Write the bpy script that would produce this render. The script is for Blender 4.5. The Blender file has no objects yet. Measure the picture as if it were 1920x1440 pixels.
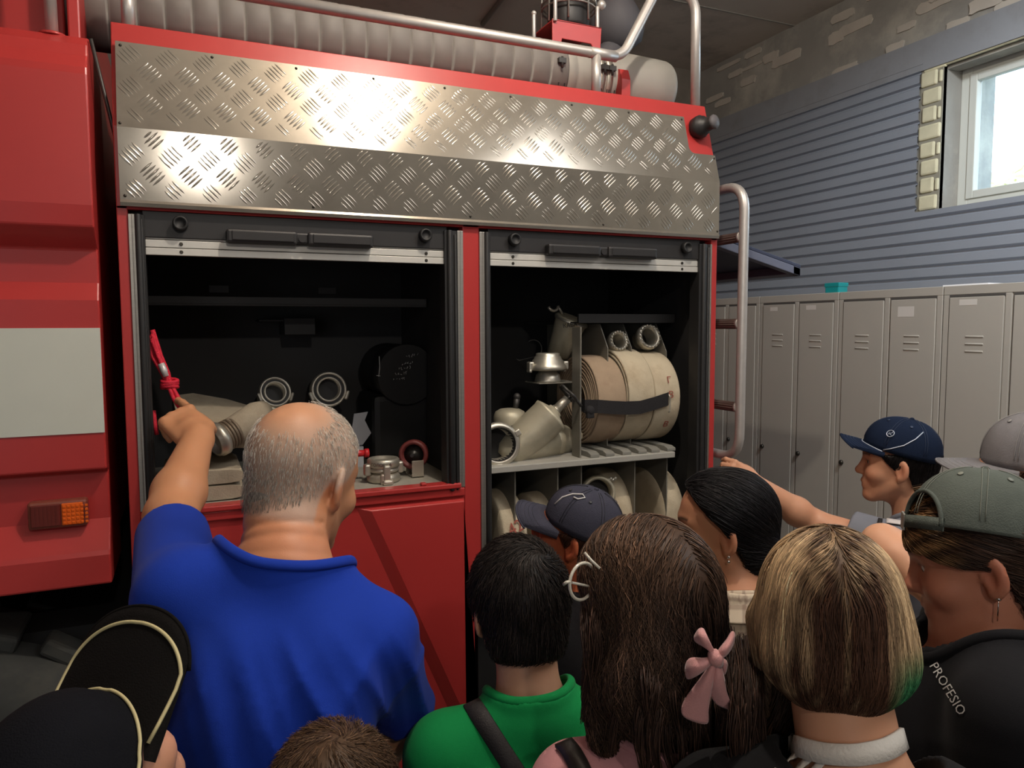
import bpy, bmesh, math, random
import numpy as np
from mathutils import Vector, Matrix, Euler
random.seed(7); RNG = np.random.default_rng(7)
SC = bpy.context.scene
COL = SC.collection
PI = math.pi
# ------------------------------------------------------------------ camera
F_PX = 1387.3
YAW, PITCH, ROLL = (math.radians(a) for a in (23.72, -4.387, -0.228))
CAM = np.array([0.0, 0.0, 1.8])
_f = np.array([math.sin(YAW)*math.cos(PITCH), math.cos(YAW)*math.cos(PITCH), math.sin(PITCH)])
_r = np.cross(_f, [0, 0, 1]); _r /= np.linalg.norm(_r); _u = np.cross(_r, _f)
_r, _u = _r*math.cos(ROLL)+_u*math.sin(ROLL), -_r*math.sin(ROLL)+_u*math.cos(ROLL)
def ray(x, y): return _r*(x-960)/F_PX - _u*(y-720)/F_PX + _f
def onY(x, y, Y): d = ray(x, y); return CAM + d*((Y-CAM[1])/d[1])
def onX(x, y, X): d = ray(x, y); return CAM + d*((X-CAM[0])/d[0])
def onZ(x, y, Z): d = ray(x, y); return CAM + d*((Z-CAM[2])/d[2])
def dep(x, y, z): return CAM + ray(x, y)*z
def V3(a): return np.array(a, float)
# ------------------------------------------------------------------ materials
MATS = {}
def new_mat(name):
    m = bpy.data.materials.new(name); m.use_nodes = True
    nt = m.node_tree; b = nt.nodes['Principled BSDF']
    return m, nt, b
def lin(c): return tuple(((v/255.0)/12.92 if v/255.0 <= .04045 else ((v/255.0+.055)/1.055)**2.4) for v in c)
def mat(name, rgb, rough=.5, metal=0., var=.0, vscale=8., bump=0., bscale=60., spec=None, coat=0., dirt=None, dscale=5., damt=.5, sheen=0., stretch=None, trans=0., emit=None):
    """Procedural principled material; rgb in 0-255 sRGB."""
    if name in MATS: return MATS[name]
    m, nt, b = new_mat(name); N = nt.nodes; L = nt.links
    c = lin(rgb)
    b.inputs['Base Color'].default_value = (*c, 1)
    b.inputs['Roughness'].default_value = rough; b.inputs['Metallic'].default_value = metal
    if spec is not None: b.inputs['Specular IOR Level'].default_value = spec
    if coat: b.inputs['Coat Weight'].default_value = coat; b.inputs['Coat Roughness'].default_value = .12
    if sheen: b.inputs['Sheen Weight'].default_value = sheen
    if trans: b.inputs['Transmission Weight'].default_value = trans
    if emit: b.inputs['Emission Color'].default_value = (*lin(emit[0]), 1); b.inputs['Emission Strength'].default_value = emit[1]
    tc = N.new('ShaderNodeTexCoord'); src = tc.outputs['Object']
    if stretch:
        mp = N.new('ShaderNodeMapping'); mp.inputs['Scale'].default_value = stretch; L.new(src, mp.inputs[0]); src = mp.outputs[0]
    out = None
    if var:
        n = N.new('ShaderNodeTexNoise'); n.inputs['Scale'].default_value = vscale; n.inputs['Detail'].default_value = 5
        L.new(src, n.inputs['Vector'])
        mr = N.new('ShaderNodeMapRange'); mr.inputs['From Min'].default_value = .25; mr.inputs['From Max'].default_value = .75
        mr.inputs['To Min'].default_value = 1-var; mr.inputs['To Max'].default_value = 1+var
        L.new(n.outputs['Fac'], mr.inputs['Value'])
        hs = N.new('ShaderNodeHueSaturation'); hs.inputs['Color'].default_value = (*c, 1)
        L.new(mr.outputs[0], hs.inputs['Value']); out = hs.outputs[0]
        L.new(out, b.inputs['Base Color'])
    if dirt:
        n = N.new('ShaderNodeTexNoise'); n.inputs['Scale'].default_value = dscale; n.inputs['Detail'].default_value = 8; n.inputs['Roughness'].default_value = .65
        L.new(src, n.inputs['Vector'])
        cr = N.new('ShaderNodeValToRGB'); cr.color_ramp.elements[0].position = .5; cr.color_ramp.elements[1].position = .72
        cr.color_ramp.elements[0].color = (0, 0, 0, 1); cr.color_ramp.elements[1].color = (damt, damt, damt, 1)
        L.new(n.outputs['Fac'], cr.inputs[0])
        mx = N.new('ShaderNodeMix'); mx.data_type = 'RGBA'
        L.new(cr.outputs[0], mx.inputs['Factor'])
        if out: L.new(out, mx.inputs['A'])
        else: mx.inputs['A'].default_value = (*c, 1)
        mx.inputs['B'].default_value = (*lin(dirt), 1)
        L.new(mx.outputs['Result'], b.inputs['Base Color'])
    if bump:
        n = N.new('ShaderNodeTexNoise'); n.inputs['Scale'].default_value = bscale; n.inputs['Detail'].default_value = 4
        L.new(src, n.inputs['Vector'])
        bp = N.new('ShaderNodeBump'); bp.inputs['Strength'].default_value = bump; bp.inputs['Distance'].default_value = .002
        L.new(n.outputs['Fac'], bp.inputs['Height']); L.new(bp.outputs[0], b.inputs['Normal'])
    MATS[name] = m
    return m
def attr_mat(name, rough=.5, spec=.3, sss=0., bump=0., bscale=300., sheen=0., aniso=False):
    """Base colour comes from the mesh's own 'Col' attribute (pigment of skin, hair or cloth)."""
    if name in MATS: return MATS[name]
    m, nt, b = new_mat(name); N = nt.nodes; L = nt.links
    a = N.new('ShaderNodeAttribute'); a.attribute_name = 'Col'
    L.new(a.outputs['Color'], b.inputs['Base Color'])
    b.inputs['Roughness'].default_value = rough; b.inputs['Specular IOR Level'].default_value = spec
    if sss:
        b.inputs['Subsurface Weight'].default_value = sss; b.inputs['Subsurface Radius'].default_value = (.012, .005, .003)
        b.inputs['Subsurface Scale'].default_value = .6
    if sheen: b.inputs['Sheen Weight'].default_value = sheen
    if bump:
        tc = N.new('ShaderNodeTexCoord'); n = N.new('ShaderNodeTexNoise'); n.inputs['Scale'].default_value = bscale; n.inputs['Detail'].default_value = 4
        L.new(tc.outputs['Object'], n.inputs['Vector'])
        bp = N.new('ShaderNodeBump'); bp.inputs['Strength'].default_value = bump; bp.inputs['Distance'].default_value = .0015
        L.new(n.outputs['Fac'], bp.inputs['Height']); L.new(bp.outputs[0], b.inputs['Normal'])
    MATS[name] = m
    return m
# ------------------------------------------------------------------ objects
ORG = {}
def tag(o, label=None, cat=None, group=None, kind=None):
    if label: o['label'] = label
    if cat: o['category'] = cat
    if group: o['group'] = group
    if kind: o['kind'] = kind
    return o
def thing(name, loc, label, cat, group=None):
    o = bpy.data.objects.new(name, None); COL.objects.link(o)
    o.location = loc; o.empty_display_size = .1
    ORG[o] = V3(loc); return tag(o, label, cat, group)
def link_mesh(name, verts, faces, mats, parent=None, smooth=False, midx=None, cols=None, origin=None, smoothmask=None):
    me = bpy.data.meshes.new(name)
    v = np.asarray(verts, float).reshape(-1, 3)
    org = ORG[parent] if parent is not None else (V3(origin) if origin is not None else np.zeros(3))
    v = v - org
    if isinstance(faces, np.ndarray) and faces.ndim == 2:
        k = faces.shape[1]; nf = len(faces)
        me.vertices.add(len(v)); me.vertices.foreach_set('co', v.astype(np.float32).ravel())
        me.loops.add(nf*k); me.loops.foreach_set('vertex_index', faces.astype(np.int32).ravel())
        me.polygons.add(nf); me.polygons.foreach_set('loop_start', (np.arange(nf)*k).astype(np.int32))
        try: me.polygons.foreach_set('loop_total', np.full(nf, k, np.int32))
        except Exception: pass
        me.update(calc_edges=True)
    else:
        me.from_pydata([tuple(p) for p in v], [], [tuple(int(i) for i in f) for f in faces])
    for m in (mats if isinstance(mats, (list, tuple)) else [mats]): me.materials.append(m)
    if midx is not None: me.polygons.foreach_set('material_index', np.asarray(midx, np.int32))
    if smoothmask is not None: me.polygons.foreach_set('use_smooth', np.asarray(smoothmask, bool))
    elif smooth: me.polygons.foreach_set('use_smooth', np.ones(len(me.polygons), bool))
    if cols is not None:
        at = me.color_attributes.new('Col', 'FLOAT_COLOR', 'POINT')
        c = np.ones((len(v), 4), np.float32); c[:, :3] = cols; at.data.foreach_set('color', c.ravel())
    me.validate(); me.update()
    o = bpy.data.objects.new(name, me); COL.objects.link(o)
    if parent is not None: o.parent = parent
    else: o.location = org
    ORG[o] = org
    return o
class MB:
    """Collects shapes (world coordinates) into ONE mesh."""
    def __init__(s): s.v = []; s.f = []; s.m = []; s.s = []
    def add(s, verts, faces, m=0, smooth=False, M=None):
        b = len(s.v)
        for p in verts:
            p = Vector(p)
            if M is not None: p = M @ p
            s.v.append((p.x, p.y, p.z))
        for f in faces: s.f.append(tuple(i+b for i in f)); s.m.append(m); s.s.append(smooth)
        return s
    def box(s, lo, hi, m=0, M=None, bev=0.):
        (x0, y0, z0), (x1, y1, z1) = [min(a, b) for a, b in zip(lo, hi)], [max(a, b) for a, b in zip(lo, hi)]
        if not bev:
            v = [(x0, y0, z0), (x1, y0, z0), (x1, y1, z0), (x0, y1, z0), (x0, y0, z1), (x1, y0, z1), (x1, y1, z1), (x0, y1, z1)]
            return s.add(v, [(0, 3, 2, 1), (4, 5, 6, 7), (0, 1, 5, 4), (1, 2, 6, 5), (2, 3, 7, 6), (3, 0, 4, 7)], m, False, M)
        bm = bmesh.new(); bmesh.ops.create_cube(bm, size=1.0)
        for p in bm.verts: p.co = Vector((x0+(p.co.x+.5)*(x1-x0), y0+(p.co.y+.5)*(y1-y0), z0+(p.co.z+.5)*(z1-z0)))
        b = min(bev, .49*min(x1-x0, y1-y0, z1-z0))
        bmesh.ops.bevel(bm, geom=list(bm.edges), offset=b, segments=2, affect='EDGES', profile=.5)
        s.bm(bm, m, False, M); bm.free(); return s
    def bm(s, bm, m=0, smooth=True, M=None):
        bm.verts.index_update()
        return s.add([v.co.copy() for v in bm.verts], [[v.index for v in f.verts] for f in bm.faces], m, smooth, M)
    def ring(s, pts_list, m=0, smooth=True, closed=True, caps=True, M=None):
        n = len(pts_list[0]); v = [p for r in pts_list for p in r]; f = []
        for i in range(len(pts_list)-1):
            for j in range(n if closed else n-1):
                a = i*n+j; b = i*n+(j+1) % n
                f.append((a, b, b+n, a+n))
        s.add(v, f, m, smooth, M)
        if caps and closed:
            b = len(s.v)-len(v)
            s.f.append(tuple(range(b, b+n))[::-1]); s.m.append(m); s.s.append(False)
            s.f.append(tuple(range(b+len(v)-n, b+len(v)))); s.m.append(m); s.s.append(False)
        return s
    def tube(s, pts, r, n=12, m=0, caps=True, closed=False, flat=1.0, up=None):
        P = [V3(p) for p in pts]; K = len(P); rs = r if hasattr(r, '__len__') else [r]*K
        T = []
        for i in range(K):
            if closed: t = P[(i+1) % K]-P[i-1]
            else: t = P[min(i+1, K-1)]-P[max(i-1, 0)]
            T.append(t/(np.linalg.norm(t)+1e-12))
        a = V3(up) if up is not None else (V3((0, 0, 1)) if abs(T[0][2]) < .9 else V3((1, 0, 0)))
        rings = []
        for i in range(K):
            a = a-T[i]*(a@T[i]); a /= np.linalg.norm(a)+1e-12; b = np.cross(T[i], a)
            rings.append([tuple(P[i]+rs[i]*(math.cos(2*PI*j/n)*a+flat*math.sin(2*PI*j/n)*b)) for j in range(n)])
        if closed: rings.append(rings[0])
        return s.ring(rings, m, True, True, caps and not closed)
    def cyl(s, a, b, ra, rb=None, n=24, m=0, caps=True):
        return s.tube([a, b], [ra, ra if rb is None else rb], n, m, caps)
    def lathe(s, prof, M, n=32, m=0, smooth=True, caps=True):
        """prof: list of (radius, height along local z)."""
        rings = [[(max(r, 1e-5)*math.cos(2*PI*j/n), max(r, 1e-5)*math.sin(2*PI*j/n), z) for j in range(n)] for r, z in prof]
        return s.ring(rings, m, smooth, True, caps, M)
    def prism(s, poly, fn, d0, d1, m=0):
        """poly 2D points; fn(a,b,d)->3D."""
        n = len(poly)
        v = [fn(a, b, d0) for a, b in poly]+[fn(a, b, d1) for a, b in poly]
        f = [tuple(range(n))[::-1], tuple(range(n, 2*n))]+[(i, (i+1) % n, n+(i+1) % n, n+i) for i in range(n)]
        return s.add(v, f, m)
    def sphere(s, c, r, m=0, n=16, M=None):
        r = r if hasattr(r, '__len__') else (r, r, r)
        rings = []
        for i in range(n//2+1):
            t = PI*i/(n//2); rr = max(math.sin(t), 1e-4)
            rings.append([(c[0]+r[0]*rr*math.cos(2*PI*j/n), c[1]+r[1]*rr*math.sin(2*PI*j/n), c[2]-r[2]*math.cos(t)) for j in range(n)])
        return s.ring(rings, m, True, True, True, M)
    def build(s, name, mats, parent=None, bev=0., seg=2, origin=None):
        o = link_mesh(name, s.v, s.f, mats, parent, midx=s.m, smoothmask=s.s, origin=origin)
        bm = bmesh.new(); bm.from_mesh(o.data); bmesh.ops.recalc_face_normals(bm, faces=bm.faces); bm.to_mesh(o.data); bm.free()
        if bev:
            md = o.modifiers.new('Bevel', 'BEVEL'); md.width = bev; md.segments = seg; md.limit_method = 'ANGLE'; md.angle_limit = math.radians(40)
        return o
def frame(z, x=(1, 0, 0), loc=(0, 0, 0)):
    """Matrix whose local z points along z."""
    z = Vector(z).normalized(); x = Vector(x); x = (x-z*x.dot(z))
    if x.length < 1e-4: x = Vector((0, 1, 0)); x = x-z*x.dot(z)
    x.normalize(); y = z.cross(x)
    M = Matrix((x, y, z)).transposed().to_4x4(); M.translation = Vector(loc); return M
def arc(c, u, v, r, a0, a1, n=10):
    c, u, v = V3(c), V3(u), V3(v)
    return [c+r*(math.cos(a0+(a1-a0)*i/n)*u+math.sin(a0+(a1-a0)*i/n)*v) for i in range(n+1)]
def fillet(pts, r, n=6):
    P = [V3(p) for p in pts]; out = [P[0]]
    for i in range(1, len(P)-1):
        a, b, c = P[i-1], P[i], P[i+1]
        d1 = (a-b); l1 = np.linalg.norm(d1); d1 /= l1; d2 = (c-b); l2 = np.linalg.norm(d2); d2 /= l2
        ang = math.acos(max(-1, min(1, d1@d2))); t = min(r/math.tan(ang/2), .48*l1, .48*l2)
        p, q = b+d1*t, b+d2*t
        for k in range(n+1):
            s = k/n; out.append((1-s)**2*p+2*s*(1-s)*b+s*s*q)
    out.append(P[-1]); return out
def text_mesh(s, size, M, mname, parent, name='lettering', font_shear=0., thick=.0004, spacing=1.0):
    """Lettering as a flat raised mesh."""
    cu = bpy.data.curves.new(name, 'FONT'); cu.body = s; cu.size = size; cu.extrude = thick; cu.shear = font_shear; cu.space_character = spacing
    cu.align_x = 'CENTER'; cu.align_y = 'CENTER'; cu.resolution_u = 2
    t = bpy.data.objects.new('tmp', cu); COL.objects.link(t)
    dg = bpy.context.evaluated_depsgraph_get(); dg.update()
    me = t.evaluated_get(dg).to_mesh()
    v = [M @ p.co for p in me.vertices]; f = [tuple(p.vertices) for p in me.polygons]
    t.evaluated_get(dg).to_mesh_clear(); bpy.data.objects.remove(t)
    return v, f
# ------------------------------------------------------------------ fire truck
RED = mat('red_paint', (178, 54, 52), .36, 0, var=.06, vscale=3, bump=.02, bscale=25, spec=.4, coat=.15)
WHITE = mat('white_stripe', (206, 208, 196), .45, 0, var=.04, vscale=5)
ALU = mat('aluminium', (176, 172, 164), .42, .85, var=.08, vscale=30, stretch=(1, 1, 12))
ALUSLAT = mat('aluminium_slat', (205, 202, 194), .5, .35, var=.05, vscale=20)
PIPE = mat('brushed_pipe', (196, 190, 184), .42, .55, var=.05, vscale=40)
RUBBER = mat('black_rubber', (30, 29, 29), .6, 0, var=.12, vscale=30)
PLASTIC = mat('black_plastic', (38, 36, 36), .5, 0, var=.08, vscale=30)
LINING = mat('dark_lining', (38, 37, 37), .62, 0, var=.1, vscale=6)
GREYP = mat('grey_paint', (158, 154, 142), .5, 0, var=.05, vscale=9, dirt=(110, 104, 92), dscale=7, damt=.4)
DIVID = mat('divider_paint', (118, 114, 104), .5, .1, var=.08, vscale=9)
STEELD = mat('dark_steel', (66, 64, 62), .45, .5, var=.15, vscale=20)
BLACK = mat('black_void', (14, 14, 14), .8)
SCREW = mat('screw_metal', (70, 66, 60), .4, .8)
YT = 1.85
BX0, BX1 = -.13, 1.503
truck = thing('fire_truck', (.68, 2.4, 0), 'red fire truck with open equipment bays, tread plate side and white stripe on its cab', 'fire truck')
def YZprism(mb, poly, x0, x1, m=0): return mb.prism(poly, lambda a, b, d: (d, a, b), x0, x1, m)
def XZprism(mb, poly, y0, y1, m=0): return mb.prism(poly, lambda a, b, d: (a, d, b), y0, y1, m)
# body frame
mb = MB()
mb.box((BX0, YT, 1.22), (-.108, 3.9, 2.07)); mb.box((.673, YT, 1.0), (.719, 1.905, 2.07)); mb.box((1.48, YT, 1.0), (BX1, 3.9, 2.07))
YZprism(mb, [(YT, 2.062), (YT, 2.24), (1.92, 2.483), (3.9, 2.483), (3.9, 2.43), (1.98, 2.43), (1.9, 2.24), (1.9, 2.062)], BX0, BX1)
YZprism(mb, [(YT+.002, 2.062), (YT+.002, 2.238), (1.922, 2.48), (3.9, 2.48), (3.9, 2.062)], BX0, BX0+.004)
YZprism(mb, [(YT+.002, 2.062), (YT+.002, 2.238), (1.922, 2.48), (3.9, 2.48), (3.9, 2.062)], BX1-.004, BX1)
mb.box((BX0, 3.88, 1.0), (BX1, 3.9, 2.45))
mb.build('body_frame', RED, truck, bev=.004)
# sill under the left bay and the lower side panel with its wheel arch crease
mb = MB()
mb.box((-.108, YT-.012, 1.372), (.66, YT+.03, 1.386)); mb.box((-.108, YT-.005, 1.349), (.672, YT+.02, 1.372)); mb.box((.55, YT-.006, 1.386), (.565, YT+.01, 1.394))
mb.build('bay_sill', RED, truck, bev=.003)
mb = MB(); mb.box((-.108, YT+.004, .62), (.7, YT+.03, 1.35))
pA, pB = onY(700, 968, YT), onY(852, 1300, YT)
sl = (pB-pA)/(pB[2]-pA[2])
zt, zb = 1.335, .62
xa = lambda z: pA[0]+sl[0]*(z-pA[2])
v = []
tri = [(xa(zt)+.0, zt), (.668, zt), (.668, zb), (xa(zb), zb)]
v0 = [(x, YT-.010, z) for x, z in tri]
v1 = [(xa(zt)-.035, YT+.004, zt+.008), (.672, YT+.004, zt+.008), (.672, YT+.004, zb), (xa(zb)-.035, YT+.004, zb)]
mb.add(v0+v1, [(0, 1, 2, 3), (0, 3, 7, 4), (0, 4, 5, 1), (1, 5, 6, 2)])
mb.build('lower_side_panel', RED, truck, bev=.002)
mb = MB(); mb.box((-.13, YT+.03, 1.0), (-.02, YT+.06, 1.3)); mb.box((.719, YT+.03, .5), (1.5, YT+.3, 1.0)); mb.box((-1.7, YT+.12, .45), (.72, 3.8, 1.1))
mb.box((-.6, YT-.0, .45), (-.2, YT+.2, .6))
mb.build('chassis', BLACK, truck)
# tread plate: five-bar pattern raised in the metal itself
TREAD = mat('tread_aluminium', (172, 166, 155), .15, .70, var=.08, vscale=9, dirt=(110, 100, 88), dscale=4, damt=.35)
mb = MB()
PX0, PX1 = -.121, 1.499
zc, zbot = 2.236, 2.071
tdir = V3((0, .07, .247)); tdir /= np.linalg.norm(tdir); tn = V3((0, -tdir[2], tdir[1]))
yb = YT-.012
# profile: lower vertical face, rolled bottom edge, tilted upper face with notched rear corner
def low(x, z): return V3((x, yb, z))
LT = .206
def up(x, s): return V3((x, yb, zc))+tdir*s
CUT = 1.405
prof = [(yb+.02, zbot-.002), (yb-.001, zbot-.004), (yb-.003, zbot+.004), (yb, zbot+.010), (yb, zc)]
for i in range(len(prof)-1):
    (ya, za), (yb2, zb2) = prof[i], prof[i+1]
    mb.add([(PX0, ya, za), (PX1, ya, za), (PX1, yb2, zb2), (PX0, yb2, zb2)], [(0, 1, 2, 3)])
s_cut = .088
crn = [up(CUT+.02-.02*math.cos(a), s_cut+.02-.02*math.sin(a)) for a in np.linspace(0, PI/2, 6)]
poly = [up(PX0, 0), up(PX1, 0), up(PX1, s_cut)]+crn[::-1]+[up(CUT, LT), up(PX0, LT)]
mb.add(poly, [tuple(range(len(poly)))])
th = [p-tn*.004 for p in poly]; n = len(poly)
mb.add(poly+th, [(i, (i+1) % n, n+(i+1) % n, n+i) for i in range(n)])
# bars
def bar(c, a, b, nn, L, W, H):
    v = []; K = 6
    for k in range(K+1):
        t = -1+2*k/K; w = W*math.sqrt(max(0, 1-t*t))
        v += [c+a*(t*L)-b*w, c+a*(t*L)+nn*(H*(1-t*t)**.5 if abs(t) < 1 else 0), c+a*(t*L)+b*w]
    f = []
    for k in range(K):
        i = 3*k; f += [(i, i+1, i+4, i+3), (i+1, i+2, i+5, i+4)]
    mb.add(v, f, 0, True)
P_ = .0775
for surf in (0, 1):
    ex = V3((1, 0, 0)); es = V3((0, 0, 1)) if surf == 0 else tdir
    nn = V3((0, -1, 0)) if surf == 0 else tn
    base = (lambda x, s: low(x, zbot+s)) if surf == 0 else up
    SM = zc-zbot if surf == 0 else LT
    for par in (0, 1):
        d1 = (ex+es)/2**.5 if par else (ex-es)/2**.5
        d2 = (ex-es)/2**.5 if par else (ex+es)/2**.5
        for i in range(-1, 23):
            for j in range(-1, 5):
                x0 = PX0+.027+(i+.5*par)*P_; s0 = .03+(j+.5*par)*P_-(.0 if surf == 0 else (zc-zbot) % P_)
                for q in range(-2, 3):
                    cx = x0+d2[0]*q*.0090; cs = s0+(d2@es)*q*.0090
                    L = .0215-.0014*abs(q)
                    if not(PX0+.014 < cx < PX1-.014 and .02 < cs < SM-.004): continue
                    if surf and cx > CUT-.014 and cs > s_cut-.012: continue
                    L = min(L, (SM-.004-cs)/.7071, (cs-(.014 if surf == 0 else .002))/.7071)
                    if L < .006: continue
                    bar(base(cx, cs), d1, d2, nn, L, .0024, .0017)
for x in np.linspace(PX0+.01, CUT-.01, 9): mb.sphere(up(x, LT-.010), (.0035, .003, .0035), 1, 8)
for x in np.linspace(PX0+.01, PX1-.006, 5): mb.sphere(low(x, zbot+.018), (.0035, .003, .0035), 1, 8)
mb.sphere(up(PX0+.006, .008), (.0035, .003, .0035), 1, 8); mb.sphere(up(PX1-.006, s_cut-.01), (.0035, .003, .0035), 1, 8)
mb.build('tread_plate', [TREAD, SCREW], truck)
# marker lamp at the rear corner
mb = MB(); c = onY(1318, 236, 1.868); ax = Vector((.35, -1, .12)).normalized()
M = frame(ax, loc=c)
mb.lathe([(.030, -.03), (.034, -.012), (.034, -.004), (.029, .002), (.028, .008), (.022, .012), (.019, .03), (.021, .036)], M, 24)
lamp = mb.build('corner_lamp', PLASTIC, truck)
mb = MB(); mb.lathe([(.0205, .034), (.0215, .040), (.018, .046), (.0, .049)], M, 24)
mb.build('lamp_cap', mat('grey_rubber', (92, 88, 90), .55), lamp)
# door tracks
def track(x0, x1, xr0, xr1, z0, z1, zr0=None):
    mb = MB(); mb.box((x0, YT-.004, z0), (x1, YT+.03, z1)); mb.box((x0+(x1-x0)*.45, YT-.006, z0), (x0+(x1-x0)*.6, YT, z1))
    o = mb.build('door_track', ALU, truck, bev=.0015)
    mb = MB(); zr = z0 if zr0 is None else zr0
    mb.box((xr0, YT-.002, zr), (xr1, YT+.045, z1)); mb.tube([((xr0+xr1)/2-.004, YT-.004, zr), ((xr0+xr1)/2-.004, YT-.004, z1)], .007, 10)
    mb.tube([(xr1-.006, YT-.003, zr), (xr1-.006, YT-.003, z1-.01)], .004, 8)
    mb.build('rubber_seal', RUBBER, o, bev=.002)
track(-.108, -.093, -.093, -.076, 1.386, 2.052)
track(.657, .673, .622, .657, 1.373, 2.052, 1.366)
track(.719, .736, .736, .751, 1.0, 2.052)
track(1.475, 1.481, 1.436, 1.475, 1.0, 2.05)
# compartment linings (open boxes of sheet metal)
def lining(x0, x1, z0, z1, y1):
    mb = MB(); t = .006; y0 = YT+.03
    mb.box((x0, y0, z0), (x0+t, y1, z1)); mb.box((x1-t, y0, z0), (x1, y1, z1)); mb.box((x0, y1-t, z0), (x1, y1, z1)); mb.box((x0, y0, z1-t), (x1, y1, z1))
    return mb
LY = 2.45
mb = lining(-.108, .673, 1.37, 2.062, LY)
mb.box((-.1, 2.13, 1.865), (.66, 2.15, 1.885)); mb.box((-.1, 2.13, 1.86), (.66, 2.16, 1.866))
for x in (.06, .345): mb.box((x, 2.135, 1.895), (x+.05, 2.155, 1.915))
mb.box((.27, 2.3, 1.78), (.36, 2.44, 1.83)); mb.box((.20, 2.32, 1.82), (.35, 2.44, 1.826))
mb.build('compartment_lining', LINING, truck, bev=.0015)
mb = MB(); mb.box((-.105, YT+.02, 1.37), (.67, LY-.006, 1.384)); mb.build('bay_floor', GREYP, truck, bev=.002)
mb = lining(.719, 1.48, 1.0, 2.062, LY)
mb.build('compartment_lining', LINING, truck, bev=.0015)
# header seal over each shutter, shutter slats, grips
def shutter(x0, x1, hx0, hx1, rings, screws):
    mb = MB(); y0 = YT+.006
    for k, (z0, z1) in enumerate(((1.965, 1.981), (1.9825, 1.999), (2.0005, 2.004))):
        mb.box((x0, y0+.001*k, z0), (x1, y0+.012, z1))
    for x in screws:
        for z in (1.973, 1.991): mb.cyl((x, y0-.0015, z), (x, y0+.004, z), .0042, n=10, m=1)
    s = mb.build('roller_shutter', [ALUSLAT, SCREW], truck, bev=.001)
    mb = MB(); mb.box((x0-.004, y0-.002, 2.003), (x1+.004, y0+.03, 2.062)); mb.build('header_seal', PLASTIC, s, bev=.002)
    mb = MB(); w = (hx1-hx0); cx = (hx0+hx1)/2
    ya, ybk = YT-.022, y0+.002
    for a, b in ((hx0, cx-.012), (cx+.012, hx1)):
        mb.box((a, ya, 1.996), (b, ybk, 2.028), bev=.006); mb.box((a+.012, ya-.002, 2.002), (b-.008, ya+.002, 2.024), bev=.002)
    mb.box((cx-.024, ya+.008, 2.0), (cx+.024, ybk, 2.026), bev=.004); mb.cyl((cx, ya+.004, 2.012), (cx, ya+.01, 2.012), .009, n=16)
    mb.build('shutter_grip', PLASTIC, s)
    for x in rings:
        mb = MB(); M = frame((0, -1, 0), loc=(x, y0-.004, 2.036))
        mb.lathe([(.0165, 0), (.0165, .014), (.0145, .017), (.0115, .017), (.010, .012), (.0, .012)], M, 20)
        mb.build('stop_buffer', RUBBER, s)
shutter(-.076, .627, .092, .432, (-.003, .57), (-.003, .575))
shutter(.751, 1.436, .915, 1.27, (.82, 1.385), (.82, 1.378))
# cab side (crew cab) as one sheet with its pressed steps
mb = MB(); CX0, CX1 = -1.9, -.170
prof = [(1.90, 2.43), (1.878, 2.425), (1.845, 2.40), (1.836, 2.375), (1.815, 2.345), (1.812, 2.33), (1.806, 2.06), (1.812, 2.015), (1.862, 1.972), (1.862, 1.965), (1.862, 1.9), (1.842, 1.862), (1.842, 1.50), (1.842, 1.492), (1.874, 1.482), (1.874, 1.45), (1.874, 1.375), (1.84, 1.310), (1.836, 1.30), (1.836, 1.235), (1.85, 1.232), (2.1, 1.232), (2.1, 2.43)]
YZprism(mb, prof, CX0, CX1); mb.build('cab_side', RED, truck, bev=.004)
mb = MB(); mb.box((CX0+.02, 2.1, 1.2), (CX1-.03, 3.8, 2.7)); mb.build('cab_body', RED, truck, bev=.02)
mb = MB(); za, zb_ = 1.802, 1.573
mb.box((CX0+.01, 1.8395, zb_), (CX1-.001, 1.8435, za)); mb.build('white_stripe', WHITE, truck)
mb = MB(); a = onY(57, 975, 1.868); b = onY(163, 958, 1.868)
cz = (1.44+1.375)/2-.010
x0, x1 = onY(52, 960, 1.855)[0], onY(165, 960, 1.855)[0]
mb.box((x0, 1.846, cz-.030), (x1, 1.876, cz+.030), bev=.006)
ml = mb.build('side_marker_light', mat('lens_bezel', (128, 66, 52), .35), truck)
mb = MB(); mb.box((x0+.006, 1.842, cz-.024), (x0+.062, 1.848, cz+.024), bev=.002)
for q in range(7): mb.box((x0+.008+q*.0075, 1.8410, cz-.022), (x0+.010+q*.0075, 1.843, cz+.022))
tag(mb.build('side_lens', mat('lens_clear_red', (104, 40, 34), .2, coat=.5), ml), 'clear dark red half of the lens')
mb = MB(); mb.box((x0+.064, 1.842, cz-.024), (x1-.008, 1.848, cz+.024), bev=.002)
for q in range(6):
    for z in range(5): mb.box((x0+.066+q*.0085, 1.8405, cz-.022+z*.009), (x0+.072+q*.0085, 1.843, cz-.016+z*.009), bev=.0015)
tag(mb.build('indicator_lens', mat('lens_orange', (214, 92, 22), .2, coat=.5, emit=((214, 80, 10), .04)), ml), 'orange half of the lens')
# cab roof rail and pillar behind it
mb = MB(); p = onY(97, 45, 1.9)
mb.tube([(p[0], 1.9, 2.42), (p[0]-.004, 1.9, 2.8), (p[0]-.004, 2.0, 2.95)], .0125, 14); mb.lathe([(.028, 0), (.026, .006), (.015, .010)], Matrix.Translation((p[0], 1.9, 2.425)), 18, 1)
mb.build('cab_rail', [PIPE, RED], truck)
mb = MB(); mb.box((-.215, 1.93, 2.40), (-.190, 2.06, 3.0)); mb.box((-.9, 2.02, 2.40), (-.23, 2.1, 2.72)); mb.build('cab_roof_bracket', RED, truck, bev=.004)
mb = MB(); mb.tube([(-.165, 1.86, 2.42), (-.125, 1.93, 2.2), (-.12, 1.98, 2.0)], .004, 8); mb.build('gap_cable', STEELD, truck)
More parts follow.
